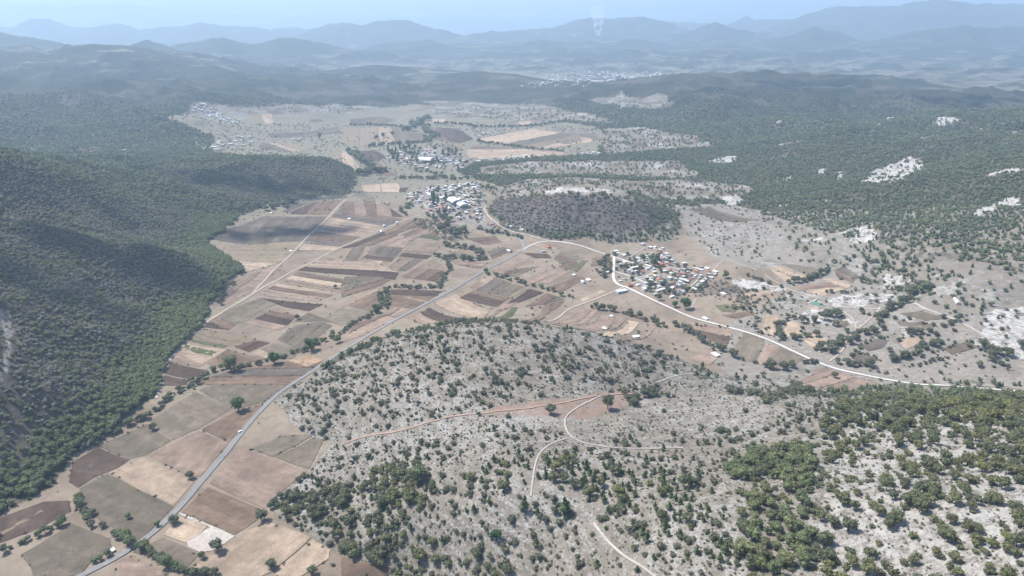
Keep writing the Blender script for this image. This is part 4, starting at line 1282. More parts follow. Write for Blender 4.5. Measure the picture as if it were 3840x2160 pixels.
BASE = {'bush': "round dark green shrub", 'olive': "olive green spreading oak", 'pine': "dark green young pine", 'wood': "tall leafy green tree"}
NOUN = {'bush': "shrubs", 'olive': "oaks", 'pine': "pines", 'wood': "trees"}
MARKS = [(P(8, s)[:, :2], dist, txt) for s, dist, txt in (
    ("1900 1050;1970 1120;2000 1200;2100 1280;2250 1380;2370 1440", 22, "beside the white footpath"),
    ("1710 410;1600 430;1520 480;1470 560;1450 650;1445 760;1430 850", 20, "beside the narrow pale path"),
    ("0 460;200 380;500 350;760 255;1000 230;1450 185;1700 140;2060 70;2250 75", 26, "along the reddish track"),
    ("1960 90;1800 170;1690 220;1670 270;1710 410;1950 470;2150 495;2576 485", 22, "along the winding terrace track"))]
def near_line(p, x, y):
    best = 1e9
    for a_, b_ in zip(p, p[1:]):
        d_ = b_ - a_; f_ = np.clip(((x - a_[0]) * d_[0] + (y - a_[1]) * d_[1]) / (d_ @ d_), 0, 1)
        best = min(best, math.hypot(a_[0] + d_[0] * f_ - x, a_[1] + d_[1] * f_ - y))
    return best
def zone(x, y, kd):
    for p, dist, txt in MARKS:
        if near_line(p, x, y) < dist: return txt
    one = lambda k: bool(inside(CPOLY[k], np.array([x]), np.array([y]))[0])
    px_, py_, _ = project(x, y, float(height(x, y)))
    if one('grove'): return "in the dense grove of tall trees"
    if one('grove2') or one('grove3'): return "in the dark pine patch"
    if one('thicket'): return "in the thicket over the tan stubble field"
    if one('olive'): return "on the brow above the long gravel road" if py_ < 1120 else ("among the dry stone walls" if px_ < 2330 else "on the stony slope beyond the stone walls")
    if py_ < 1000: return "on the speckled back mound"
    if py_ < 1160: return "on the bare terraced saddle"
    return "on the open limestone front slope"
for kd, ms, tr, nm, lab, cat, grp in (
    ('bush', BIGB, None, "shrub", "round dark green shrub standing apart on the pale limestone hill", "shrub", "round shrubs on the limestone hill"),
    ('olive', BIGO, TRUNKS, "oak_tree", "olive green low oak among the shrubs of the limestone slope", "tree", "olive green oaks on the limestone slope"),
    ('pine', BIGP, TRUNKS, "young_pine", "small dark green young pine on the limestone hill", "tree", "young pines on the limestone hill"),
    ('wood', BIGG, TRUNKS, "grove_tree", "tall green tree packed into the dense grove between the footpath and the olive scrub", "tree", "trees of the dense grove")):
    rows = np.concatenate(SINGLE[kd])
    q1, q2 = np.quantile(rows[:, 2], [.33, .8])
    for row in rows:
        sz_ = "small " if row[2] < q1 else ("large " if row[2] > q2 else "middling ")
        zn = zone(row[0], row[1], kd)
        plant(nm, random.choice(ms), random.choice(tr) if tr else None, row[0], row[1], float(row[2]), float(row[3]), sz_ + BASE[kd] + " " + zn, cat, NOUN[kd] + " " + zn)

def px_size(p, wpx):
    """metres for a width in sheet-0 pixels at a ground point"""
    return wpx * project(p[0], p[1], p[2])[2] / FPX

def tree_at(k, x, y, w, kind, label, group=None, tall=1.0, name="field_tree"):
    ox, oy, f = SHEET[k]
    g = ground(ox + x / f, oy + (y + w * .36) / f)
    if g is None: return
    plant(name, random.choice(kind), random.choice(TRUNKS), g[0], g[1], px_size(g, w / f) * 1.08, tall, label, "tree", group)

# standing alone in the fields
tree_at(7, 1800, 165, 105, FRESH, "large bright green round tree at the end of a hedge by the asphalt road", tall=1.0)
tree_at(7, 1435, 690, 66, BIGD, "dark round oak on the edge of a furrowed tan field beside the asphalt road")
tree_at(7, 1315, 1030, 76, BIGD, "dark oak where the white gravel drive leaves the asphalt road")
tree_at(7, 1640, 1225, 112, BIGD, "broad dark oak on the edge of the white gravel yard")
tree_at(7, 1535, 1290, 66, BIGD, "round dark oak just below the white gravel yard")
tree_at(7, 2050, 1360, 84, BIGD, "dark oak in the hedge between two big tan stubble fields")
tree_at(7, 2355, 1410, 78, BIGD, "dark oak at the low corner of the smaller stubble field")
tree_at(7, 1975, 995, 96, BIGD, "big dark oak between the brown ploughed field and the limestone slope")
tree_at(7, 2345, 345, 48, BIGD, "dark bushy oak at the foot of the shrub-dotted mound")
tree_at(7, 1155, 325, 62, BIGD, "dark tree standing in the rough grey grazing field")
tree_at(7, 970, 995, 50, BIGG, "small round tree in the rough grazing field below the road")
tree_at(7, 1190, 1060, 42, FRESH, "small bright green tree right beside the asphalt road")
tree_at(4, 1745, 1310, 100, BIGG, "tall dark green tree over the hedge above the dark ploughed plots", tall=1.25)
tree_at(4, 2070, 1265, 86, FRESH, "round bright green tree in the stream hedge")
tree_at(4, 2350, 1165, 94, FRESH, "large fresh green tree in the stream hedge by the orange plot")
tree_at(4, 2545, 1115, 62, BIGG, "green tree in the stream hedge beside the asphalt road")
tree_at(4, 2250, 945, 46, BIGD, "dark round tree alone among the brown strip fields")
tree_at(4, 2535, 715, 34, BIGD, "small dark tree alone in the pinkish strip fields")
tree_at(5, 265, 890, 62, FRESH, "fresh green tree at the stream bend")
tree_at(8, 2010, 150, 110, BIGD, "large dark oak standing on the red soil saddle", tall=1.1)
tree_at(8, 1580, 195, 84, BIGD, "dark oak beside the reddish track on the saddle", tall=1.05)
tree_at(8, 1685, 950, 100, BIGP, "large bushy pine standing above the other young pines", tall=1.0)
tree_at(8, 1380, 940, 76, BIGP, "tall narrow pine beside the narrow pale path", tall=1.25)
tree_at(8, 600, 690, 130, BIGG, "broad dark green tree in a hollow of the limestone slope")
tree_at(8, 1035, 225, 40, BIGB, "dark round bush right on the reddish track")
tree_at(8, 1170, 1150, 90, FRESH, "round fresh green tree among grey shrubs on the lower limestone slope")
tree_at(6, 1345, 660, 52, BIGD, "round dark oak beside the gravel pit on the pasture")
tree_at(6, 1145, 1385, 52, BIGD, "dark oak alone below the white gravel road")
tree_at(6, 1560, 1190, 42, BIGD, "small dark oak alone in the pale pasture")
tree_at(6, 1145, 995, 60, BIGD, "dark oak on the white rocks below the green pond")
tree_at(6, 1230, 1045, 44, BIGD, "small dark oak beside the forking pasture track")
for x, y in ((262, 1042), (318, 1026), (385, 1014)):
    tree_at(2, x, y, 36, BIGG, "dark round tree standing in the open far fields", "three round trees in the far fields")
tree_at(1, 2413, 1037, 34, BIGG, "upright dark tree alone in the far grey field", tall=1.4)
tree_at(2, 222, 1228, 40, BIGG, "round dark tree beside the brown far field")
tree_at(11, 1090, 880, 70, BIGG, "tall dark tree over the white street of the near village", tall=1.5)
tree_at(11, 1480, 980, 170, FRESH, "huge leafy green tree beside the hooked lane")
tree_at(11, 1330, 980, 90, FRESH, "fresh green tree next to the huge leafy tree by the lane")
tree_at(11, 2095, 540, 100, FRESH, "light green leafy tree on the edge of the dark scrub plot")

HEDGE = []
def hedge(k, s, wpx, step, kinds, label, group, jit=.5, tall=.95, name="hedge_tree", skip=0.0, fresh=0.0):
    w = P(k, s)
    d = np.r_[0, np.cumsum(np.linalg.norm(np.diff(w[:, :2], axis=0), axis=1))]
    f = SHEET[k][2]
    pos_ = 0.0
    while pos_ < d[-1]:
        x = np.interp(pos_, d, w[:, 0]); y = np.interp(pos_, d, w[:, 1])
        g = np.array([x, y, float(height(x, y))])
        sz = px_size(g, wpx / f) * (.55 + .75 * random.random())
        if random.random() >= skip:
            x += (random.random() - .5) * 2 * jit * sz; y += (random.random() - .5) * 2 * jit * sz
            km = random.choice(FRESH) if random.random() < fresh else random.choice(kinds)
            HEDGE.append((name, km, x, y, sz, tall * (.85 + .3 * random.random()), label, group))
        pos_ += sz * step
HD = BIGD + BIGD + BIGG
L1, G1 = "dark green tree of the long stream hedge between the fields", "trees of the stream hedge"
hedge(7, "1500 0;1390 40;1290 100;1200 200;1080 260;960 330;850 390;740 440;660 470;590 520", 48, .62, HD, L1, G1)
hedge(4, "1440 1440;1650 1340;1800 1330;2000 1280;2160 1235;2300 1195;2450 1120;2576 1065", 44, .7, HD, L1, G1, fresh=.15)
hedge(5, "0 1062;100 985;230 930;290 880;300 800;330 730;420 722;600 727;760 722;750 685;790 620;830 585;800 530;740 485;690 485", 34, .75, HD, L1, G1, fresh=.1)
hedge(5, "340 880;350 780;345 740", 34, .7, HD, L1, G1)
L2, G2 = "dark oak of the tree line above the lowest fields", "tree line above the lowest fields"
hedge(7, "20 1275;90 1235;220 1185;300 1145;375 1105;450 1065;520 1030", 66, .8, HD, L2, G2, .3)
hedge(7, "560 860;620 900;600 950;660 1010;720 1060;790 1085", 74, .8, HD, "leafy tree where the stream leaves the wooded slope", "trees where the stream leaves the slope", .5)
hedge(7, "850 1140;900 1165;960 1205;1000 1230", 84, .6, HD, "dark tree of the clump beside the asphalt road", "clump beside the asphalt road", .3)
hedge(7, "730 1340;790 1310;850 1300", 66, .7, HD, "bushy tree by the little white shack at the road", "trees by the roadside shack", .3)
hedge(7, "1060 1235;1150 1295;1210 1335;1270 1375;1380 1415;1460 1435;1560 1445;1650 1452", 88, .58, HD, "dark tree of the row below the grey grazing plot", "tree row below the grazing plot", .2)
hedge(7, "2050 930;2080 880;2150 850;2200 870;2110 940", 62, .75, BIGD, "dark oak at the toe of the limestone slope", "oaks at the toe of the limestone slope", .5)
hedge(8, "20 1260;60 1290;200 1310;300 1320;400 1340", 90, .6, HD, "large dark oak over the brown field under the slope", "oaks over the brown field", .3)
hedge(5, "1085 612;1250 665;1400 702;1500 722;1620 762;1700 790;1760 800", 40, 1.0, HD, "dark tree along the diagonal hedge between the strip fields", "trees of the diagonal hedge", .4, skip=.1)
hedge(5, "1900 870;1960 890;2100 915;2200 945;2310 970;2390 1005;2480 1030", 46, .8, BIGD, "dark round oak in the line above the lower gravel road strips", "oak line above the strips", .4)
hedge(6, "-60 1010;40 1045;100 1095;160 1140;240 1170;320 1205;400 1255;480 1285", 60, .8, BIGD, "round dark oak in the hedge over the white shed", "oak hedge over the white shed", .3)
hedge(5, "780 395;830 420;900 422;1000 440;1050 445;1040 490;1100 508;1000 522;890 505;760 492", 40, .55, HD, "green tree in the looping stream thicket below the large village", "stream thicket below the large village", .5)
hedge(10, "200 430;260 480;60 500;110 560;200 600", 60, .8, HD, "dark tree between the brown field and the large village", "trees at the lower village edge", .5)
hedge(10, "480 600;650 660;760 620;860 700;700 760;720 850;840 870;1000 830;900 900;1020 950", 90, .8, HD, "dense green tree in the gully below the large village", "gully trees below the large village", .6)
hedge(10, "1280 800;1400 850;1560 860;1700 880;1850 910;1950 960", 70, .85, HD + MIXED, "greyish tree lining the road bank under the brown hill", "trees on the road bank", .4)
L3, G3 = "dark oak in the hedge beside the pale terraced fields", "hedges of the terraced fields"
hedge(6, "800 690;860 682;950 662;1060 622;1110 590", 50, .6, BIGD, L3, G3, .3)
hedge(6, "1240 1135;1290 1090;1330 1060;1420 1060;1530 1050", 60, .6, BIGD, "dark oak of the thick hedge by the climbing track", "thick hedge by the climbing track", .4)
hedge(6, "1470 990;1500 930;1560 880;1610 880;1680 845;1720 790", 64, .55, BIGD, "dark oak of the thick hedge by the climbing track", "thick hedge by the climbing track", .5)
hedge(6, "1560 1270;1640 1255;1700 1240;1800 1190;1860 1160;1900 1130", 64, .55, BIGD, "dark oak of the hedge slanting across the pale pasture", "slanting pasture hedge", .4)
hedge(6, "1040 1195;1100 1175;1150 1150;1195 1120;1090 1235", 66, .65, BIGD, "dark oak clumped beside the pasture track near the gravel road", "oak clump near the gravel road", .4)
hedge(6, "910 1290;960 1290;1010 1290", 60, .7, BIGD, "dark oak clumped just under the white gravel road", "oak clump under the gravel road", .3)
hedge(6, "620 1325;650 1340;730 1335;790 1325;850 1330", 70, .75, BIGD, "dark oak clumped at the low edge of the furrowed strips", "oak clump below the furrowed strips", .3)
hedge(6, "1160 1290;1200 1290;1280 1310;1380 1320;1460 1330;1500 1330", 66, .9, BIGD, "dark oak strung along the upper side of the white gravel road", "oaks along the gravel road", .3)
hedge(6, "780 1100;800 1105;870 1110;720 1110;1050 1090", 56, 1.2, BIGD, "round dark oak at the end of a terraced field", "oaks at the field ends", .4)
hedge(6, "550 980;520 1010;590 1060;760 980;830 950;790 940", 46, 1.6, BIGD, "small dark oak between the terraced fields", "small oaks between terraces", .4)
hedge(6, "900 970;960 980;1010 975;1190 930;1200 945", 70, .7, BIGD, "dark oak on the rocky ground below the green pond", "oaks below the green pond", .5)
hedge(6, "1660 1060;1720 1070;1780 1060;1850 1060;1940 1110;1960 1170", 48, .9, BIGD, "small dark oak in the sparse row on the pale pasture", "sparse row on the pale pasture", .5)
hedge(6, "1970 960;2000 970;2090 980;1930 1010;1970 1015;2020 1030", 46, 1.1, BIGD, "dark oak grouped by the broad worn track", "oaks by the broad worn track", .5)
hedge(6, "2200 1180;2300 1190;2400 1200;2500 1190;2576 1200;2250 1290;2380 1290;2480 1310", 62, 1.1, BIGD + BIGO, "oak scattered on the bare ground above the gravel road end", "scattered oaks above the gravel road end", .7)
hedge(6, "1820 700;1780 770;1830 740;1880 720", 80, .8, HD, "dark oak of the copse beside the gravel pit", "copse beside the gravel pit", .6)
hedge(8, "2130 95;2170 120;2190 180;2230 100;2300 70;2350 60;2340 100", 60, .9, BIGD, "dark oak clustered at the end of the reddish track", "oaks at the end of the reddish track", .4)
hedge(9, "340 40;380 80;550 80;600 140;640 150;870 30;930 80;920 60", 62, .9, BIGD, "dark oak clustered on the brow of the limestone saddle", "oaks on the brow", .5)
for hs_ in ("600 912;750 930;900 958", "560 1062;690 1092", "742 985;700 1090", "885 1000;930 1130", "1330 905;1490 955", "1600 955;1760 980;1900 1012", "1620 1118;1800 1090", "1330 1160;1460 1110;1560 1100", "1700 1320;1850 1290;2000 1250", "1960 1180;2150 1130;2300 1110", "1900 850;2000 900;2100 960", "280 900;420 890;540 888", "100 1010;230 1015;350 1025", "450 760;650 735;830 705", "1250 1230;1400 1228;1500 1270", "640 690;560 660;480 640", "1100 760;1200 770;1300 740", "2050 800;2180 860;2260 920"):
    hedge(6, hs_, 34, 1.15, BIGD, 'small dark oak in a thin hedge between pasture plots', 'thin pasture hedges', .5, skip=.25)
L6, G6 = "dark tree of the far stream winding across the valley floor", "trees of the far stream"
hedge(2, "210 1110;320 1100;480 1090;560 1080;680 1070;640 1050;740 1030;640 1000;640 960", 36, .7, HD, L6, G6, .4)
hedge(2, "470 990;520 970;580 940;600 920;660 900", 44, .55, HD, L6, G6, .6)
hedge(2, "60 1160;110 1180;150 1220;200 1260;260 1290;330 1300;230 1300;120 1320", 44, .55, HD, L6, G6, .5)
hedge(2, "80 950;200 945;330 950;450 960", 24, .8, HD, L6, G6, .3)
hedge(2, "700 940;800 935;950 945;1020 960;1150 960;1430 955;1600 930;1720 915", 26, .75, HD, "dark tree in the hedge under the long wooded hill", "hedge under the long wooded hill", .4)
hedge(2, "1030 1070;1110 1085;1280 1105;1440 1125;1580 1135;1680 1145", 28, 1.0, HD, "dark tree in the hedge across the far yellow fields", "hedge across the far yellow fields", .3)
hedge(2, "440 1350;540 1350;680 1355;760 1340;860 1360;980 1345;1150 1335", 34, .75, HD, "dark tree in the belt between the two larger villages", "tree belt between the villages", .4)
hedge(2, "560 1290;600 1300;640 1300;740 1320;780 1310", 30, 1.5, HD, "round dark tree in the pale field below the far village", "trees below the far village", .4)
hedge(4, "1700 130;1810 130;1900 110;2010 110;2090 110;2160 120;2200 60;1980 140", 42, 1.0, HD, "dark tree at the head of the fallow fields", "trees at the head of the fallow fields", .5)
hedge(4, "1500 400;1560 390;1630 470;1660 500;1600 415", 34, .9, HD, "small tree by the pale cove at the foot of the wooded slope", "trees by the pale cove", .5)
hedge(4, "1640 790;1690 780;1650 850;1700 730;1755 690", 32, 1.0, HD, "small tree in the pale grass at the foot of the wooded slope", "trees in the pale grass", .5)
# the ones that show largest stand as trees of their own, the small rest as hedgerows
HEDGE.sort(key=lambda e: -e[4] / math.hypot(e[2], e[3]))
for nm, km, x, y, sz, tl, lb, gp in HEDGE[:300]:
    plant(nm, km, random.choice(TRUNKS), x, y, sz, tl, lb, "tree", gp)
rest = HEDGE[300:]
ux = np.array([[e[2], e[3], e[4], e[5]] for e in rest])
HK = list(dict.fromkeys(e[1] for e in rest))
gn_instances("hedgerow", "dark green hedgerow bushes and stream trees far across the valley", ux[:, 0], ux[:, 1], height(ux[:, 0], ux[:, 1]), ux[:, 2], ux[:, 3], HK, np.array([HK.index(e[1]) for e in rest]))
print("single plants", round(time.time() - T0, 1))

# ------------------------------------------------------------------ buildings
def plain(name, c, c2=None, sc=.6, rough=.85):
    m, t, b = newmat(name)
    geo = nd(t, "ShaderNodeNewGeometry")
    a = noise(t, geo.outputs["Position"], sc, 4, .6)
    t.links.new(mixc(t, rng_(t, a, .3, .7), c, c2 or tuple(.82 * v for v in c)), b.inputs["Base Color"])
    b.inputs["Roughness"].default_value = rough
    return m
WALLS = {'white': (0.561, 0.552, 0.527), 'cream': (0.493, 0.425, 0.323), 'grey': (0.306, 0.297, 0.281), 'pink': (0.468, 0.306, 0.264), 'orange': (0.493, 0.230, 0.102),
         'yellow': (0.552, 0.399, 0.085), 'blue': (0.323, 0.425, 0.493), 'brick': (.27, .21, .175)}
ROOFS = {'white': (.58, .575, .56), 'grey': (0.340, 0.340, 0.332), 'red': (.33, .12, .095), 'rust': (.26, .20, .17), 'tin': (.43, .445, .445), 'terracotta': (.30, .205, .16)}
for k_, v in WALLS.items(): plain("wall_" + k_, v)
for k_, v in ROOFS.items(): plain("roof_" + k_, v, rough=.6)
plain("glass_dark", (.05, .06, .07), rough=.2); plain("door_brown", (.12, .07, .05)); plain("metal_grey", (.35, .36, .37), rough=.5)
plain("concrete", (.42, .41, .39)); plain("car_white", (.75, .75, .75), rough=.3); plain("rubber", (.03, .03, .03))
plain("stone_wall", (.33, .32, .30), (.24, .23, .215), 1.5)

def box(bm, cx, cy, cz, sx, sy, sz):
    mt = Matrix.Translation((cx, cy, cz)) @ Matrix.Diagonal((sx, sy, sz, 1))
    bmesh.ops.create_cube(bm, size=1.0, matrix=mt)
def bmo(bm, mat, name="mesh"):
    me = bpy.data.meshes.new(name); bm.to_mesh(me); bm.free(); me.materials.append(MATS[mat]); return me
def box_me(mat, *b):
    bm = bmesh.new()
    for q in b: box(bm, *q)
    return bmo(bm, mat)
def prism(mat, prof, y0, y1):
    """profile in x,z pulled along y"""
    k = len(prof)
    V = [(x, y0, z) for x, z in prof] + [(x, y1, z) for x, z in prof]
    F = [tuple(range(k))[::-1], tuple(range(k, 2 * k))] + [(i, (i + 1) % k, k + (i + 1) % k, k + i) for i in range(k)]
    me = mesh_from(V, F, [MATS[mat]])
    bm = bmesh.new(); bm.from_mesh(me); bmesh.ops.recalc_face_normals(bm, faces=bm.faces); bm.to_mesh(me); bm.free()
    return me

def house_parts(shape, wall, roof, w, d, h, openings=True):
    P_ = []
    wm, rm = "wall_" + wall, "roof_" + roof
    if shape == 'flat':
        P_.append(("wall", box_me(wm, (0, 0, h / 2 - .6, w, d, h + 1.2))))
        P_.append(("roof", box_me(rm, (0, 0, h + .12, w + .5, d + .5, .24), (0, d * .5 - .1, h + .4, w + .1, .2, .34), (0, -d * .5 + .1, h + .4, w + .1, .2, .34),
                                  (w * .25, d * .2, h + .75, 1.2, 1.2, 1.05))))
    elif shape == 'gable':
        r = d * .28
        P_.append(("wall", prism(wm, [(-d / 2, -1.2), (d / 2, -1.2), (d / 2, h), (0, h + r), (-d / 2, h)], -w / 2, w / 2)))
        e = .45
        P_.append(("roof", prism(rm, [(-d / 2 - e, h - .28), (0, h + r), (d / 2 + e, h - .28), (d / 2 + e, h - .08), (0, h + r + .22), (-d / 2 - e, h - .08)], -w / 2 - e, w / 2 + e)))
    else:
        P_.append(("wall", prism(wm, [(-d / 2, -1.2), (d / 2, -1.2), (d / 2, h), (-d / 2, h * .75)], -w / 2, w / 2)))
        P_.append(("roof", prism(rm, [(-d / 2 - .5, h * .75 - .1), (d / 2 + .5, h + .02), (d / 2 + .5, h + .16), (-d / 2 - .5, h * .75 + .06)], -w / 2 - .5, w / 2 + .5)))
    if openings:
        if shape == 'flat':
            P_.append(("door", box_me("door_brown", (0, -d / 2 - .02, 1.05, 1.1, .12, 2.1))))
            for sx in (-.3, .3):
                P_.append(("window", box_me("glass_dark", (w * sx, -d / 2 - .02, 1.6, 1.3, .12, 1.1))))
        else:
            P_.append(("door", box_me("door_brown", (-d / 2 - .02, 0, 1.0, .12, 1.1, 2.0))))
            for sx in (-.3, .3):
                P_.append(("window", box_me("glass_dark", (-d / 2 - .02, w * sx, 1.5, .12, 1.2, .9))))
    return P_

HP = {}
def proto(shape, wall, roof):
    key = (shape, wall, roof)
    if key not in HP: HP[key] = [house_parts(shape, wall, roof, w, d, h) for w, d, h in ((9, 7, 3.2), (13, 7, 3.0), (8, 8, 5.4))]
    return HP[key]

def place(name, parts, x, y, rz, label, cat, group=None, sc=1.0, z=None):
    r = bpy.data.objects.new(name, None); COL.objects.link(r)
    r.location = (float(x), float(y), float(height(x, y)) if z is None else z); r.rotation_euler = (0, 0, rz); r.scale = (sc,) * 3
    r.empty_display_size = .5
    tag(r, label, cat, group)
    for nm, me in parts: link(nm, me, r)
    return r

ALLROAD = np.concatenate([np.c_[p[:-1], np.arctan2(np.diff(p[:, 1]), np.diff(p[:, 0]))] for p in ROADS])
def road_angle(x, y, dflt):
    d2 = (ALLROAD[:, 0] - x) ** 2 + (ALLROAD[:, 1] - y) ** 2
    i = int(np.argmin(d2))
    return ALLROAD[i, 2] if d2[i] < 90 ** 2 else dflt
PAL = [('flat', 'white', 'white', 24, "white flat-roofed house"), ('flat', 'grey', 'grey', 20, "grey block house with flat roof"), ('flat', 'cream', 'white', 14, "cream house with white flat roof"),
       ('gable', 'white', 'terracotta', 13, "white house with terracotta tile roof"), ('gable', 'grey', 'tin', 12, "grey house with pale tin roof"),
       ('shed', 'brick', 'white', 10, "brick shed with white tin roof"), ('shed', 'grey', 'rust', 12, "grey shed with rusty tin roof"), ('flat', 'pink', 'grey', 6, "pink walled flat-roofed house"),
       ('gable', 'cream', 'red', 5, "cream house with red roof"), ('flat', 'blue', 'white', 3, "pale blue flat-roofed house"), ('gable', 'white', 'tin', 8, "white house with pale tin roof")]
PW = np.array([p[3] for p in PAL], float); PW /= PW.sum()
HOUSES = []
def free(x, y, gap):
    return all((x - a) ** 2 + (y - b_) ** 2 > gap * gap for a, b_ in HOUSES)
def village(k, s, nh, where, grp, ang, gap=11.5, scale=1.0, simple=False):
    poly = P(k, s)[:, :2]
    lo, hi = poly.min(0), poly.max(0)
    made = tries = 0
    out = []
    while made < nh and tries < nh * 150:
        tries += 1
        x, y = lo + (hi - lo) * rng.random(2)
        if not inside(poly, np.array([x]), np.array([y]))[0] or not free(x, y, gap): continue
        if ((ALLROAD[:, 0] - x) ** 2 + (ALLROAD[:, 1] - y) ** 2).min() < 8.5 ** 2: continue
        HOUSES.append((x, y)); made += 1
        i = rng.choice(len(PAL), p=PW)
        rz = road_angle(x, y, ang) + rng.integers(0, 4) * math.pi / 2 + rng.normal() * .08
        if simple:
            out.append((x, y, rz, i)); continue
        sh_, wl, rf, _, lb = PAL[i]
        parts = proto(sh_, wl, rf)[rng.integers(0, 3)]
        place("house", parts, x, y, rz, lb + " " + where, "house", grp, scale * (.8 + .45 * rng.random()))
    return out

def thing_at(k, x, y, dx=0, dy=0):
    ox, oy, f = SHEET[k]
    g = ground(ox + x / f, oy + y / f)
    HOUSES.append((g[0], g[1]))
    return g

# landmark buildings
def vault(w, l, h, mat):
    prof = []
    for i in range(13):
        a = math.pi * i / 12
        prof.append((math.cos(a) * w / 2, h + math.sin(a) * w * .24))
    for i in range(12, -1, -1):
        a = math.pi * i / 12
        prof.append((math.cos(a) * (w / 2 - .3), h - .25 + math.sin(a) * (w * .24 - .05)))
    return prism(mat, prof, -l / 2, l / 2)
def hall(k, x, y, w, l, h, rz, label):
    g = thing_at(k, x, y)
    parts = [("roof", vault(w, l, h, "roof_white")), ("floor", box_me("concrete", (0, 0, 0, w - 1, l, .3)))]
    for sy in np.linspace(-l / 2 + 1, l / 2 - 1, 5):
        for sx in (-w / 2 + .3, w / 2 - .3): parts.append(("post", box_me("metal_grey", (sx, sy, h / 2 - .3, .35, .35, h + .6))))
    for sy in (-l / 2 + .5,): parts.append(("gable_panel", prism("wall_blue", [(math.cos(math.pi * i / 8) * (w / 2 - .4), h - .5 + math.sin(math.pi * i / 8) * w * .22) for i in range(9)], sy, sy + .2)))
    place("sports_hall", parts, g[0], g[1], rz, label, "hall")
hall(10, 905, 420, 24, 36, 7, .45, "large white barrel-vaulted court roof beside the village street")
hall(10, 1025, 475, 20, 26, 6, .45, "smaller white barrel-vaulted court roof in the large village")
hall(2, 640, 1225, 30, 44, 8, 1.2, "long white vaulted hall roof in the far village with conifers")
g = thing_at(10, 720, 530)
bm = bmesh.new(); bmesh.ops.create_uvsphere(bm, u_segments=14, v_segments=8, radius=3.4, matrix=Matrix.Translation((0, 6, 9.6)))
dome = bmo(bm, "roof_terracotta")
parts = [("wall", box_me("wall_pink", (0, 0, 4, 9, 24, 10), (0, 6, 4, 17, 8, 9.4))), ("roof", prism("roof_terracotta", [(-4.8, 9), (0, 11), (4.8, 9), (4.8, 9.3), (0, 11.4), (-4.8, 9.3)], -12.3, 12.3)), ("dome", dome)]
for sx in (-4.5, 4.5):
    parts.append(("bell_tower", box_me("wall_pink", (sx, -12, 7, 3.6, 3.6, 16), (sx, -12, 15.4, 2.6, 2.6, 2.4))))
parts.append(("door", box_me("door_brown", (0, -12.1, 1.8, 2.4, .3, 3.6))))
place("church", parts, g[0], g[1], .5, "brownish pink church with twin bell towers and dome", "church")
def block(name, k, x, y, w, d, h, wall, roof, rz, label, cat, shape='flat', nwin=0, storeys=1):
    g = thing_at(k, x, y)
    parts = [p for p in house_parts(shape, wall, roof, w, d, h, nwin == 0)]
    for st in range(storeys if nwin else 0):
        for i in range(nwin):
            xx = -w / 2 + (i + .5) * w / nwin
            parts.append(("window", box_me("glass_dark", (xx, -d / 2 - .03, 1.6 + st * 3.0, w / nwin * .62, .14, 1.5))))
    if nwin: parts.append(("door", box_me("door_brown", (w * .5 - .6, -d / 2 - .03, 1.1, 1.0, .16, 2.2))))
    place(name, parts, g[0], g[1], rz, label, cat, None, .68)
block("town_hall", 10, 520, 520, 12, 26, 5.5, 'pink', 'terracotta', .55, "long pink hall with terracotta roof on the pale street", "hall", nwin=4, storeys=2)
block("school", 11, 745, 440, 30, 8, 6.4, 'white', 'white', .5, "long two-storey white school with dark windows", "school", nwin=9, storeys=2)
block("house", 11, 1135, 395, 11, 9, 7, 'orange', 'red', .45, "tall orange house with red roof under dark trees", "house", 'gable')
block("house", 11, 1020, 505, 10, 8, 5.5, 'yellow', 'white', .4, "bright yellow house on the village street", "house")
block("house", 11, 1090, 625, 9, 8, 6.0, 'yellow', 'red', .4, "yellow house with red roof in the middle of the near village", "house", 'gable')
block("house", 11, 650, 700, 12, 9, 5.0, 'orange', 'red', .45, "orange house at the lower street corner", "house")
block("hall", 11, 525, 785, 26, 13, 4.2, 'blue', 'white', .45, "wide white-roofed hall at the lower end of the near village", "hall")
block("house", 11, 1470, 380, 11, 8, 6.4, 'pink', 'white', .3, "two-storey pink house standing apart by the scrub", "house", nwin=3, storeys=2)
block("house", 10, 2320, 1085, 14, 10, 4.0, 'orange', 'red', .5, "red-roofed orange house beside the gravel road bend", "house", 'gable')
block("house", 10, 2245, 1150, 13, 8, 3.5, 'blue', 'grey', .3, "pale blue grey house in the plot under the gravel bend", "house")
block("warehouse", 10, 1730, 1145, 16, 9, 4.0, 'grey', 'tin', .6, "grey green tin warehouse beside the asphalt road", "warehouse", 'gable')
block("shed", 6, 245, 1235, 14, 9, 3.6, 'grey', 'white', .5, "white-roofed shed standing in a field below the oak hedge", "shed", 'shed')
block("shed", 5, 60, 208, 14, 8, 4.0, 'white', 'white', .3, "white shed beside the straight dirt road", "shed", 'shed')
block("shed", 5, 325, 262, 14, 8, 3.6, 'blue', 'tin', .4, "pale green tin shed in the middle of the fields", "shed", 'gable')
block("shed", 5, 305, 305, 12, 8, 3.6, 'blue', 'white', .4, "bluish white shed on the edge of the lower dirt road", "shed", 'gable')
block("shed", 5, 420, 232, 9, 6, 3.2, 'white', 'white', .4, "small white shed near the village end of the dirt road", "shed", 'shed')
block("shed", 5, 1825, 685, 11, 8, 3.4, 'white', 'tin', .4, "pale tin farm shed among the strip fields", "shed", 'gable')
block("shed", 5, 1862, 668, 12, 8, 3.4, 'white', 'white', .4, "white farm shed among the strip fields", "shed", 'shed')
block("shed", 5, 1755, 630, 9, 7, 3.0, 'blue', 'tin', .4, "small bluish tin hut in the upper strip fields", "hut", 'shed')
block("house", 5, 2225, 1100, 13, 9, 3.4, 'white', 'white', .4, "white house with bluish annex at the hill foot", "house")
block("shed", 5, 1985, 1035, 9, 6, 3.0, 'white', 'white', .5, "tiny white shed beside a bright bush in the strips", "shed", 'shed')
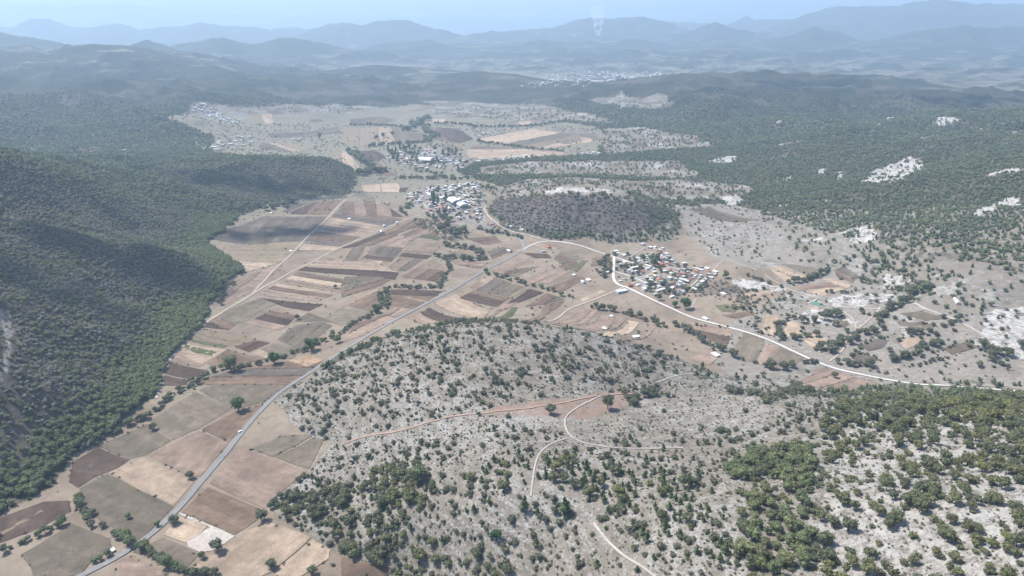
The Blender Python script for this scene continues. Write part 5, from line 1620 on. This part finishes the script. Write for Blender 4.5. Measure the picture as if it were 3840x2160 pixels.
block("shed", 5, 2037, 942, 8, 6, 3.0, 'blue', 'tin', .5, "tiny blue hut at the top of a strip field", "hut", 'shed')
block("shed", 4, 2195, 450, 9, 6, 3.0, 'white', 'white', .9, "lone white hut beside the straight dirt road", "hut", 'shed')
block("shed", 4, 2047, 162, 8, 6, 3.0, 'white', 'white', .9, "lone white hut at the head of the fallow fields", "hut", 'shed')
block("shack", 7, 850, 1262, 5, 4, 2.4, 'grey', 'white', .9, "little white-roofed shack under trees by the asphalt road", "shack", 'shed')
block("farmhouse", 6, 2065, 830, 26, 6, 3.4, 'cream', 'white', -.3, "long low pale farmhouse on the bare slope", "farmhouse", 'gable')
for x, y, lb in ((85, 738, "white shed at the end of the near village lane"), (245, 605, "long white shed with red roof patch beside leafy trees"), (180, 580, "white tin house under leafy trees above the near village"), (15, 545, "pale house on a dirt plot above the near village"), (168, 960, "white shed squeezed against the gravel road"), (305, 772, "tiny blue roofed hut beside the orange bank")):
    block("house", 6, x, y, 12, 7, 3.2, 'white', 'white', .5, lb, "house", 'shed')
# villages
village(10, "110 380;200 280;330 260;480 170;640 200;760 160;960 110;1290 120;1300 240;1180 300;1400 400;1330 560;1300 700;1130 720;960 740;900 650;840 600;640 620;520 600;420 540;440 420;280 410",
        165, "in the large village beside the brown scrub hill", "houses of the large village", .5, 8.0, .82)
village(10, "1400 735;1500 710;1680 725;1900 770;2010 840;1950 880;1700 820;1450 770", 10, "at the brown scrub hill foot", "houses at the foot of the brown hill", .3, 7.5, .7)
village(11, "440 190;620 200;800 260;1000 200;1150 180;1300 330;1450 450;1600 560;1640 740;1500 850;1200 880;900 810;700 700;430 600;200 540;440 440",
        90, "in the near village", "houses of the near village", .45, 8.0, .68)
village(11, "1560 560;1680 540;1780 400;1900 440;1700 620;1640 760;1540 770", 7, "at the near village end", "houses at the scrubby end", .45, 8, .6)
village(11, "760 40;900 60;1160 130;1110 220;950 120;800 90", 7, "above the near village", "houses above the near village", .45, 8, .6)
village(2, "330 1180;480 1140;640 1130;800 1150;920 1180;960 1230;920 1290;800 1260;640 1290;450 1240", 40, "in the far village with conifers", "houses of the far village", .4, 11, 1.0)
village(11, "1320 500;1600 440;1780 400;2000 470;1960 580;1740 640;1680 780;1500 800;1340 720", 24, "in the scrub beside the near village", "houses in the scrub", .45, 8.5, .66)
FAR = []
FAR += village(2, "330 1180;480 1140;640 1130;800 1150;920 1180;960 1230;920 1290;800 1260;640 1290;450 1240", 45, "", "", .4, 11, 1.2, True)
FAR += village(2, "950 1205;1080 1200;1250 1190;1430 1180;1430 1205;1080 1230", 18, "", "", .1, 14, 1.2, True)
FAR += village(2, "990 1010;1180 980;1190 1000;1050 1035", 7, "", "", .1, 16, 1.2, True)
FAR += village(2, "1800 1165;1960 1150;1960 1170;1850 1180", 5, "", "", .1, 16, 1.2, True)
FAR += village(1, "1430 850;1500 790;1560 790;1660 830;1680 880;1800 910;1800 940;1700 930;1580 890;1500 850", 75, "", "", .2, 13, 1.4, True)
FAR += village(1, "1460 1030;1600 995;1760 1040;1930 1025;1960 1060;1800 1110;1650 1150;1490 1140", 48, "", "", .2, 13, 1.3, True)
FAR += village(1, "2200 1045;2300 1045;2290 1065;2200 1065", 4, "", "", .2, 13, 1.3, True)
FAR += village(2, "1330 650;1500 600;1560 545;1800 552;2100 548;2450 545;2576 560;2400 575;2150 600;1950 630;1800 660;1700 672;1560 640;1450 665", 420, "", "", .1, 17, 2.0, True)
FAR += village(2, "0 350;90 365;80 385;0 380", 16, "", "", .1, 17, 2.0, True)
def box_mass(name, rows, label):
    V, F, MI = [], [], []
    mats = [MATS["wall_white"], MATS["roof_white"], MATS["roof_grey"], MATS["roof_terracotta"], MATS["wall_cream"], MATS["roof_tin"]]
    for x, y, rz, i in rows:
        z = float(height(x, y)); s = np.clip(math.hypot(x, y) / 3000, .95, 1.8)
        w, d, h = (7 + 7 * random.random()) * s, (6 + 3 * random.random()) * s, (3 + 2.5 * random.random()) * s
        ca, sa = math.cos(rz), math.sin(rz); b0 = len(V)
        for zz in (-2, h):
            for sx, sy in ((-1, -1), (1, -1), (1, 1), (-1, 1)):
                a, b_ = sx * w / 2, sy * d / 2
                V.append((x + a * ca - b_ * sa, y + a * sa + b_ * ca, z + zz))
        for sx in (-1, 1): V.append((x + sx * w / 2 * ca, y + sx * w / 2 * sa, z + h + d * .22))
        q = random.choice((0, 0, 4)); r_ = random.choice((1, 1, 2, 3, 5))
        for f, mi in (((0, 1, 5, 4), q), ((1, 2, 6, 9, 5), q), ((2, 3, 7, 6), q), ((3, 0, 4, 8, 7), q), ((4, 5, 9, 8), r_), ((6, 7, 8, 9), r_)):
            F.append(tuple(b0 + v for v in f)); MI.append(mi)
    me = mesh_from(V, F, mats)
    me.polygons.foreach_set("material_index", MI)
    return tag(link(name, me), label, kind="stuff")
box_mass("distant_town", FAR, "hundreds of tiny pale houses of the distant villages and far town")
# village trees
def town_trees(k, s, cnt, kinds, wm, label, grp, tall=1.0):
    poly = P(k, s)[:, :2]; lo, hi = poly.min(0), poly.max(0); made = tries = 0
    while made < cnt and tries < cnt * 40:
        tries += 1
        x, y = lo + (hi - lo) * rng.random(2)
        if not inside(poly, np.array([x]), np.array([y]))[0] or not free(x, y, 5.5): continue
        if ((ALLROAD[:, 0] - x) ** 2 + (ALLROAD[:, 1] - y) ** 2).min() < 5 ** 2: continue
        made += 1
        plant("village_tree", random.choice(kinds), random.choice(TRUNKS), x, y, wm * (.6 + .8 * random.random()), tall, label, "tree", grp)
V1P = "110 380;200 280;480 170;760 160;960 110;1290 120;1560 200;1560 300;1400 400;1330 560;1300 700;1130 720;900 700;640 640;420 560;280 430"
town_trees(10, V1P, 110, HD, 7.5, "dark green tree between the houses of the large village", "trees in the large village")
town_trees(10, "560 330;800 330;800 450;560 460", 9, BIGP, 6.5, "tall dark cypress near the church of the large village", "cypresses near the church", 2.0)
V2P = "440 190;800 260;1000 200;1300 330;1560 500;1900 560;1700 800;1480 860;1100 900;700 720;430 600;100 560;200 300"
town_trees(11, V2P, 115, HD, 6.5, "dark green tree between the houses of the near village", "trees in the near village")
town_trees(11, "820 270;1060 330;1060 420;830 420", 9, BIGG, 9, "tall dark tree of the grove behind the long white school", "grove behind the school", 1.5)
town_trees(2, "330 1150;480 1120;640 1110;800 1140;920 1180;960 1230;920 1290;800 1260;640 1290;400 1250", 60, HD + BIGP, 11, "dark tree or conifer between the houses of the far village", "trees in the far village", 1.2)
x, y = jgrid(900, 1500, 6)
pl = P(11, "1300 480;1700 560;2000 560;2300 700;2576 850;2400 1000;2000 900;1700 850;1500 900;1100 860;1250 640")[:, :2]
pl2 = P(10, "1320 160;1500 180;1700 230;1650 330;1500 420;1420 380;1330 260")[:, :2]
ok = (inside(pl, x, y) | inside(pl2, x, y)) & off_roads(x, y, 6) & np.array([free(a, b_, 6) for a, b_ in zip(x, y)]) & (rng.random(x.size) < .6)
x, y = x[ok], y[ok]
gn_instances("village_scrub", "grey leafless scrub around the near village gardens", x, y, height(x, y), 3 + 3 * rng.random(x.size), np.full(x.size, .8), MIXED + DRY, ri(0, 9, x.size))
print("buildings", round(time.time() - T0, 1))

# ------------------------------------------------------------------ water, walls, car, poles, smoke, clouds
def water_mat(name, c):
    m, t, b = newmat(name)
    b.inputs["Base Color"].default_value = (*c, 1); b.inputs["Roughness"].default_value = .12; b.inputs["Specular IOR Level"].default_value = .4
water_mat("pond_green", (.085, .15, .10)); water_mat("pond_blue", (.10, .17, .19))
def water(k, s, mat, label):
    w = P(k, s)
    c = w.mean(0); z = float(height(w[:, 0], w[:, 1]).max()) + .5
    # level sheet with earth banks down to the ground
    n_ = len(w)
    V = [(p[0] - c[0], p[1] - c[1], 0) for p in w]
    o = link("pond", mesh_from(V, [tuple(range(n_))], [MATS[mat]]), None, (float(c[0]), float(c[1]), z))
    if o.data.polygons[0].normal.z < 0: o.data.flip_normals()
    tag(o, label, kind="structure")
    V, F = [], []
    for p in w:
        d = (p[:2] - c[:2]); d = d / np.linalg.norm(d)
        q = p[:2] + d * 1.6; e = p[:2] + d * 6.0
        V += [(p[0] - c[0], p[1] - c[1], .0 - .3), (q[0] - c[0], q[1] - c[1], .5), (e[0] - c[0], e[1] - c[1], float(height(e[0], e[1])) - z - .2)]
    for i in range(n_):
        j = (i + 1) % n_
        for a in (0, 1): F.append((3 * i + a, 3 * i + a + 1, 3 * j + a + 1, 3 * j + a))
    tag(link("pond_bank", mesh_from(V, F, [MATS["dirt"]]), None, (float(c[0]), float(c[1]), z)), "earth bank round the " + label, kind="structure")
    return w, z
w, z = water(6, "1010 818;1020 835;1090 868;1020 876;952 868;980 842", "pond_green", "bright green pond below the pale pasture")
def wall_line(name, k, s, h, th, mat, label, cat, group=None, zlift=0.0):
    w = P(k, s)[:, :2]
    d = np.r_[0, np.cumsum(np.linalg.norm(np.diff(w, axis=0), axis=1))]
    f = np.linspace(0, d[-1], max(3, int(d[-1] / 2.5)))
    p = np.stack([np.interp(f, d, w[:, 0]), np.interp(f, d, w[:, 1])], -1)
    p += np.stack([fbm(p[:, 0], p[:, 1], 9, 2, seed=1.), fbm(p[:, 0], p[:, 1], 9, 2, seed=2.)], -1) * .5
    tg = np.gradient(p, axis=0); tg /= np.linalg.norm(tg, axis=1, keepdims=True); nr = np.stack([-tg[:, 1], tg[:, 0]], -1)
    hh = h * (1 + .35 * fbm(p[:, 0], p[:, 1], 4, 2, seed=3.))
    zz = height(p[:, 0], p[:, 1]); c = p.mean(0); zc = float(zz.mean()); K = len(p)
    A = p - nr * th * .6; B = p - nr * th * .4; C_ = p + nr * th * .4; D_ = p + nr * th * .6
    V = np.concatenate([np.c_[A - c, zz - zc - .4], np.c_[B - c, zz - zc + hh], np.c_[C_ - c, zz - zc + hh], np.c_[D_ - c, zz - zc - .4]])
    F = [(a * K + i, (a + 1) * K + i, (a + 1) * K + i + 1, a * K + i + 1) for a in range(3) for i in range(K - 1)]
    F += [(0, K, 2 * K, 3 * K), (K - 1, 4 * K - 1, 3 * K - 1, 2 * K - 1)]
    me = mesh_from(V, F, [MATS[mat]])
    bm = bmesh.new(); bm.from_mesh(me); bmesh.ops.recalc_face_normals(bm, faces=bm.faces); bm.to_mesh(me); bm.free()
    return tag(link(name, me, None, (float(c[0]), float(c[1]), zc)), label, cat, group)
wall_line("pond_dam", 6, "1012 814;978 842;950 868", 2.2, 1.6, "concrete", "dark concrete dam wall holding the green pond", "dam")
for s in ("1080 385;1160 460;1250 560", "1190 340;1270 430;1350 560", "1330 340;1355 380;1380 420", "1170 590;1240 650;1310 740", "1150 740;1240 820;1340 910", "1350 680;1400 740;1450 810",
          "1580 690;1650 800;1720 880", "1500 900;1550 960;1575 1010", "880 940;930 985;980 1025", "930 1090;970 1190;990 1290", "1820 1020;1880 1160;1980 1330", "1650 1270;1700 1350",
          "2000 640;2060 800;2140 1030", "1580 460;1680 520;1750 560", "2220 920;2300 1000", "1680 660;1730 740", "1830 690;1890 770", "2100 720;2160 790"):
    wall_line("dry_stone_wall", 9, s, .55, .6, "stone_wall", "straight low dry stone wall running down the olive scrub slope", "stone wall", "dry stone walls on the scrub slope")
for s in ("960 430;1200 470;1400 445", "980 680;1070 690", "1820 555;1900 590;2010 635", "1370 520;1440 525", "930 980;1010 1050", "640 980;700 1050"):
    wall_line("dry_stone_wall", 8, s, .45, .6, "stone_wall", "low broken stone terrace wall following the limestone contours", "stone wall", "terrace walls on the limestone hill")
# car
def car(k, x, y, rz, label):
    g = thing_at(k, x, y)
    r = place("parked_car", [], g[0], g[1], rz, label, "car", z=float(g[2]) + .6)
    body = prism("car_white", [(-2.1, .35), (2.1, .35), (2.15, .8), (1.2, .95), (-2.05, .98)], -.85, .85); link("body", body, r)
    cab = prism("car_white", [(-1.9, .97), (.9, .95), (.35, 1.5), (-1.5, 1.5)], -.75, .75); cb = link("cabin", cab, r)
    link("window", prism("glass_dark", [(-1.55, 1.02), (.6, 1.02), (.28, 1.42), (-1.35, 1.42)], -.77, .77), cb)
    for wx in (-1.3, 1.35):
        for wy in (-.82, .82):
            bm = bmesh.new(); bmesh.ops.create_cone(bm, cap_ends=True, segments=12, radius1=.34, radius2=.34, depth=.22, matrix=Matrix.Translation((wx, wy, .34)) @ Matrix.Rotation(math.pi / 2, 4, 'X'))
            link("wheel", bmo(bm, "rubber"), r)
car(7, 1813, 366, 1.05, "white car pulled over on the asphalt road verge")
car(10, 1880, 1145, .5, "white car driving at the gravel road junction")
# power poles
def pole(k, x, y, h, label, grp):
    g = thing_at(k, x, y)
    parts = [("pole", box_me("concrete", (-.9, 0, h / 2 - .4, .22, .22, h + .8), (.9, 0, h / 2 - .4, .22, .22, h + .8))), ("cross_arm", box_me("metal_grey", (0, 0, h - .8, 4.2, .2, .25))),
             ("cross_arm", box_me("metal_grey", (0, 0, h - 2.4, 3.4, .2, .22)))]
    for sx in (-1.9, 0, 1.9): parts.append(("insulator", box_me("wall_white", (sx, 0, h - .45, .18, .18, .45))))
    place("power_pole", parts, g[0], g[1], 1.0, label, "power pole", grp)
pole(7, 1190, 528, 13, "two-legged power pole between the tan field and the grazing field", None)
for x, y in ((705, 690), (1412, 425), (1560, 90), (2150, -60)):
    pole(7, x, y, 12, "thin two-legged power pole in the roadside fields", "power poles in the fields")
# smoke
g = ground(1503, 92)
bm = bmesh.new()
K = 12; rings = []
for i in range(9):
    f = i / 8
    rad = 45 + 95 * f; cx = 60 * f - 110 * f * f; zz = 10 + 430 * f
    rings.append([bm.verts.new((cx + math.cos(6.283 * j / K) * rad, math.sin(6.283 * j / K) * rad, zz)) for j in range(K)])
for a, b_ in zip(rings, rings[1:]):
    for j in range(K): bm.faces.new((a[j], a[(j + 1) % K], b_[(j + 1) % K], b_[j]))
bm.faces.new(rings[0][::-1]); bm.faces.new(rings[-1])
me = bpy.data.meshes.new("smoke"); bm.to_mesh(me); bm.free()
smoke_m = bpy.data.materials.new("smoke"); smoke_m.use_nodes = True
t = smoke_m.node_tree; t.nodes.clear()
so = t.nodes.new("ShaderNodeOutputMaterial"); sv = t.nodes.new("ShaderNodeVolumePrincipled")
tc = t.nodes.new("ShaderNodeTexCoord"); sep = t.nodes.new("ShaderNodeSeparateXYZ"); t.links.new(tc.outputs["Object"], sep.inputs[0])
n1 = noise(t, tc.outputs["Object"], .012, 3, .55)
dens_ = mth(t, 'MULTIPLY', rng_(t, n1, .42, .70), rng_(t, sep.outputs[2], 0, 440, .022, .0022))
t.links.new(dens_, sv.inputs["Density"]); sv.inputs["Color"].default_value = (.95, .97, 1, 1)
t.links.new(sv.outputs[0], so.inputs["Volume"])
me.materials.append(smoke_m)
tag(link("smoke", me, None, tuple(map(float, g))), "thin white smoke plume rising from the far mountain flank", kind="stuff")
# fair-weather clouds overhead: their shadows lie on the slope and the fields
plain("cloud_white", (.85, .85, .86))
def cloud(px, py, rx, ry, rz_, label):
    g = ground(px, py)
    zc = ZT + 750.0
    tt = (zc - g[2]) / _sd.z
    c = np.array(g) + np.array(_sd) * tt
    r = np.random.default_rng(int(px * 7 + py))
    V, F = [], []
    bm = bmesh.new(); bmesh.ops.create_icosphere(bm, subdivisions=1, radius=1.0)
    bv = np.array([v.co[:] for v in bm.verts]); bf = [[v.index for v in f.verts] for f in bm.faces]; bm.free()
    for i in range(130):
        q = r.normal(size=3) * .55
        s = (.10 + .10 * r.random()) * math.exp(-.8 * (q ** 2).sum())
        off = len(V)
        V += [tuple(v) for v in (bv * s * max(rx, ry) * .55 + q * np.array([rx, ry, min(rx, ry) * .3]))]
        F += [[k_ + off for k_ in f] for f in bf]
    o = link("cloud", mesh_from(V, F, [MATS["cloud_white"]], True), None, tuple(map(float, c)))
    o.rotation_euler = (0, 0, rz_)
    tag(o, label, kind="stuff")
cloud(720, 585, 190, 60, .25, "fair weather cloud over the fallow fields")
cloud(190, 590, 150, 70, .6, "fair weather cloud over the dry slope")
cloud(430, 700, 90, 50, .6, "small fair weather cloud over the slope foot")
cloud(90, 720, 100, 50, .6, "small fair weather cloud over the slope")
cloud(640, 470, 260, 90, .1, "fair weather cloud over the dark middle hill")
cloud(2480, 250, 500, 160, .1, "fair weather cloud over the far wooded hill")
cloud(2000, 215, 420, 140, .1, "fair weather cloud over the long wooded hill")
print("done", round(time.time() - T0, 1), len(bpy.data.objects))
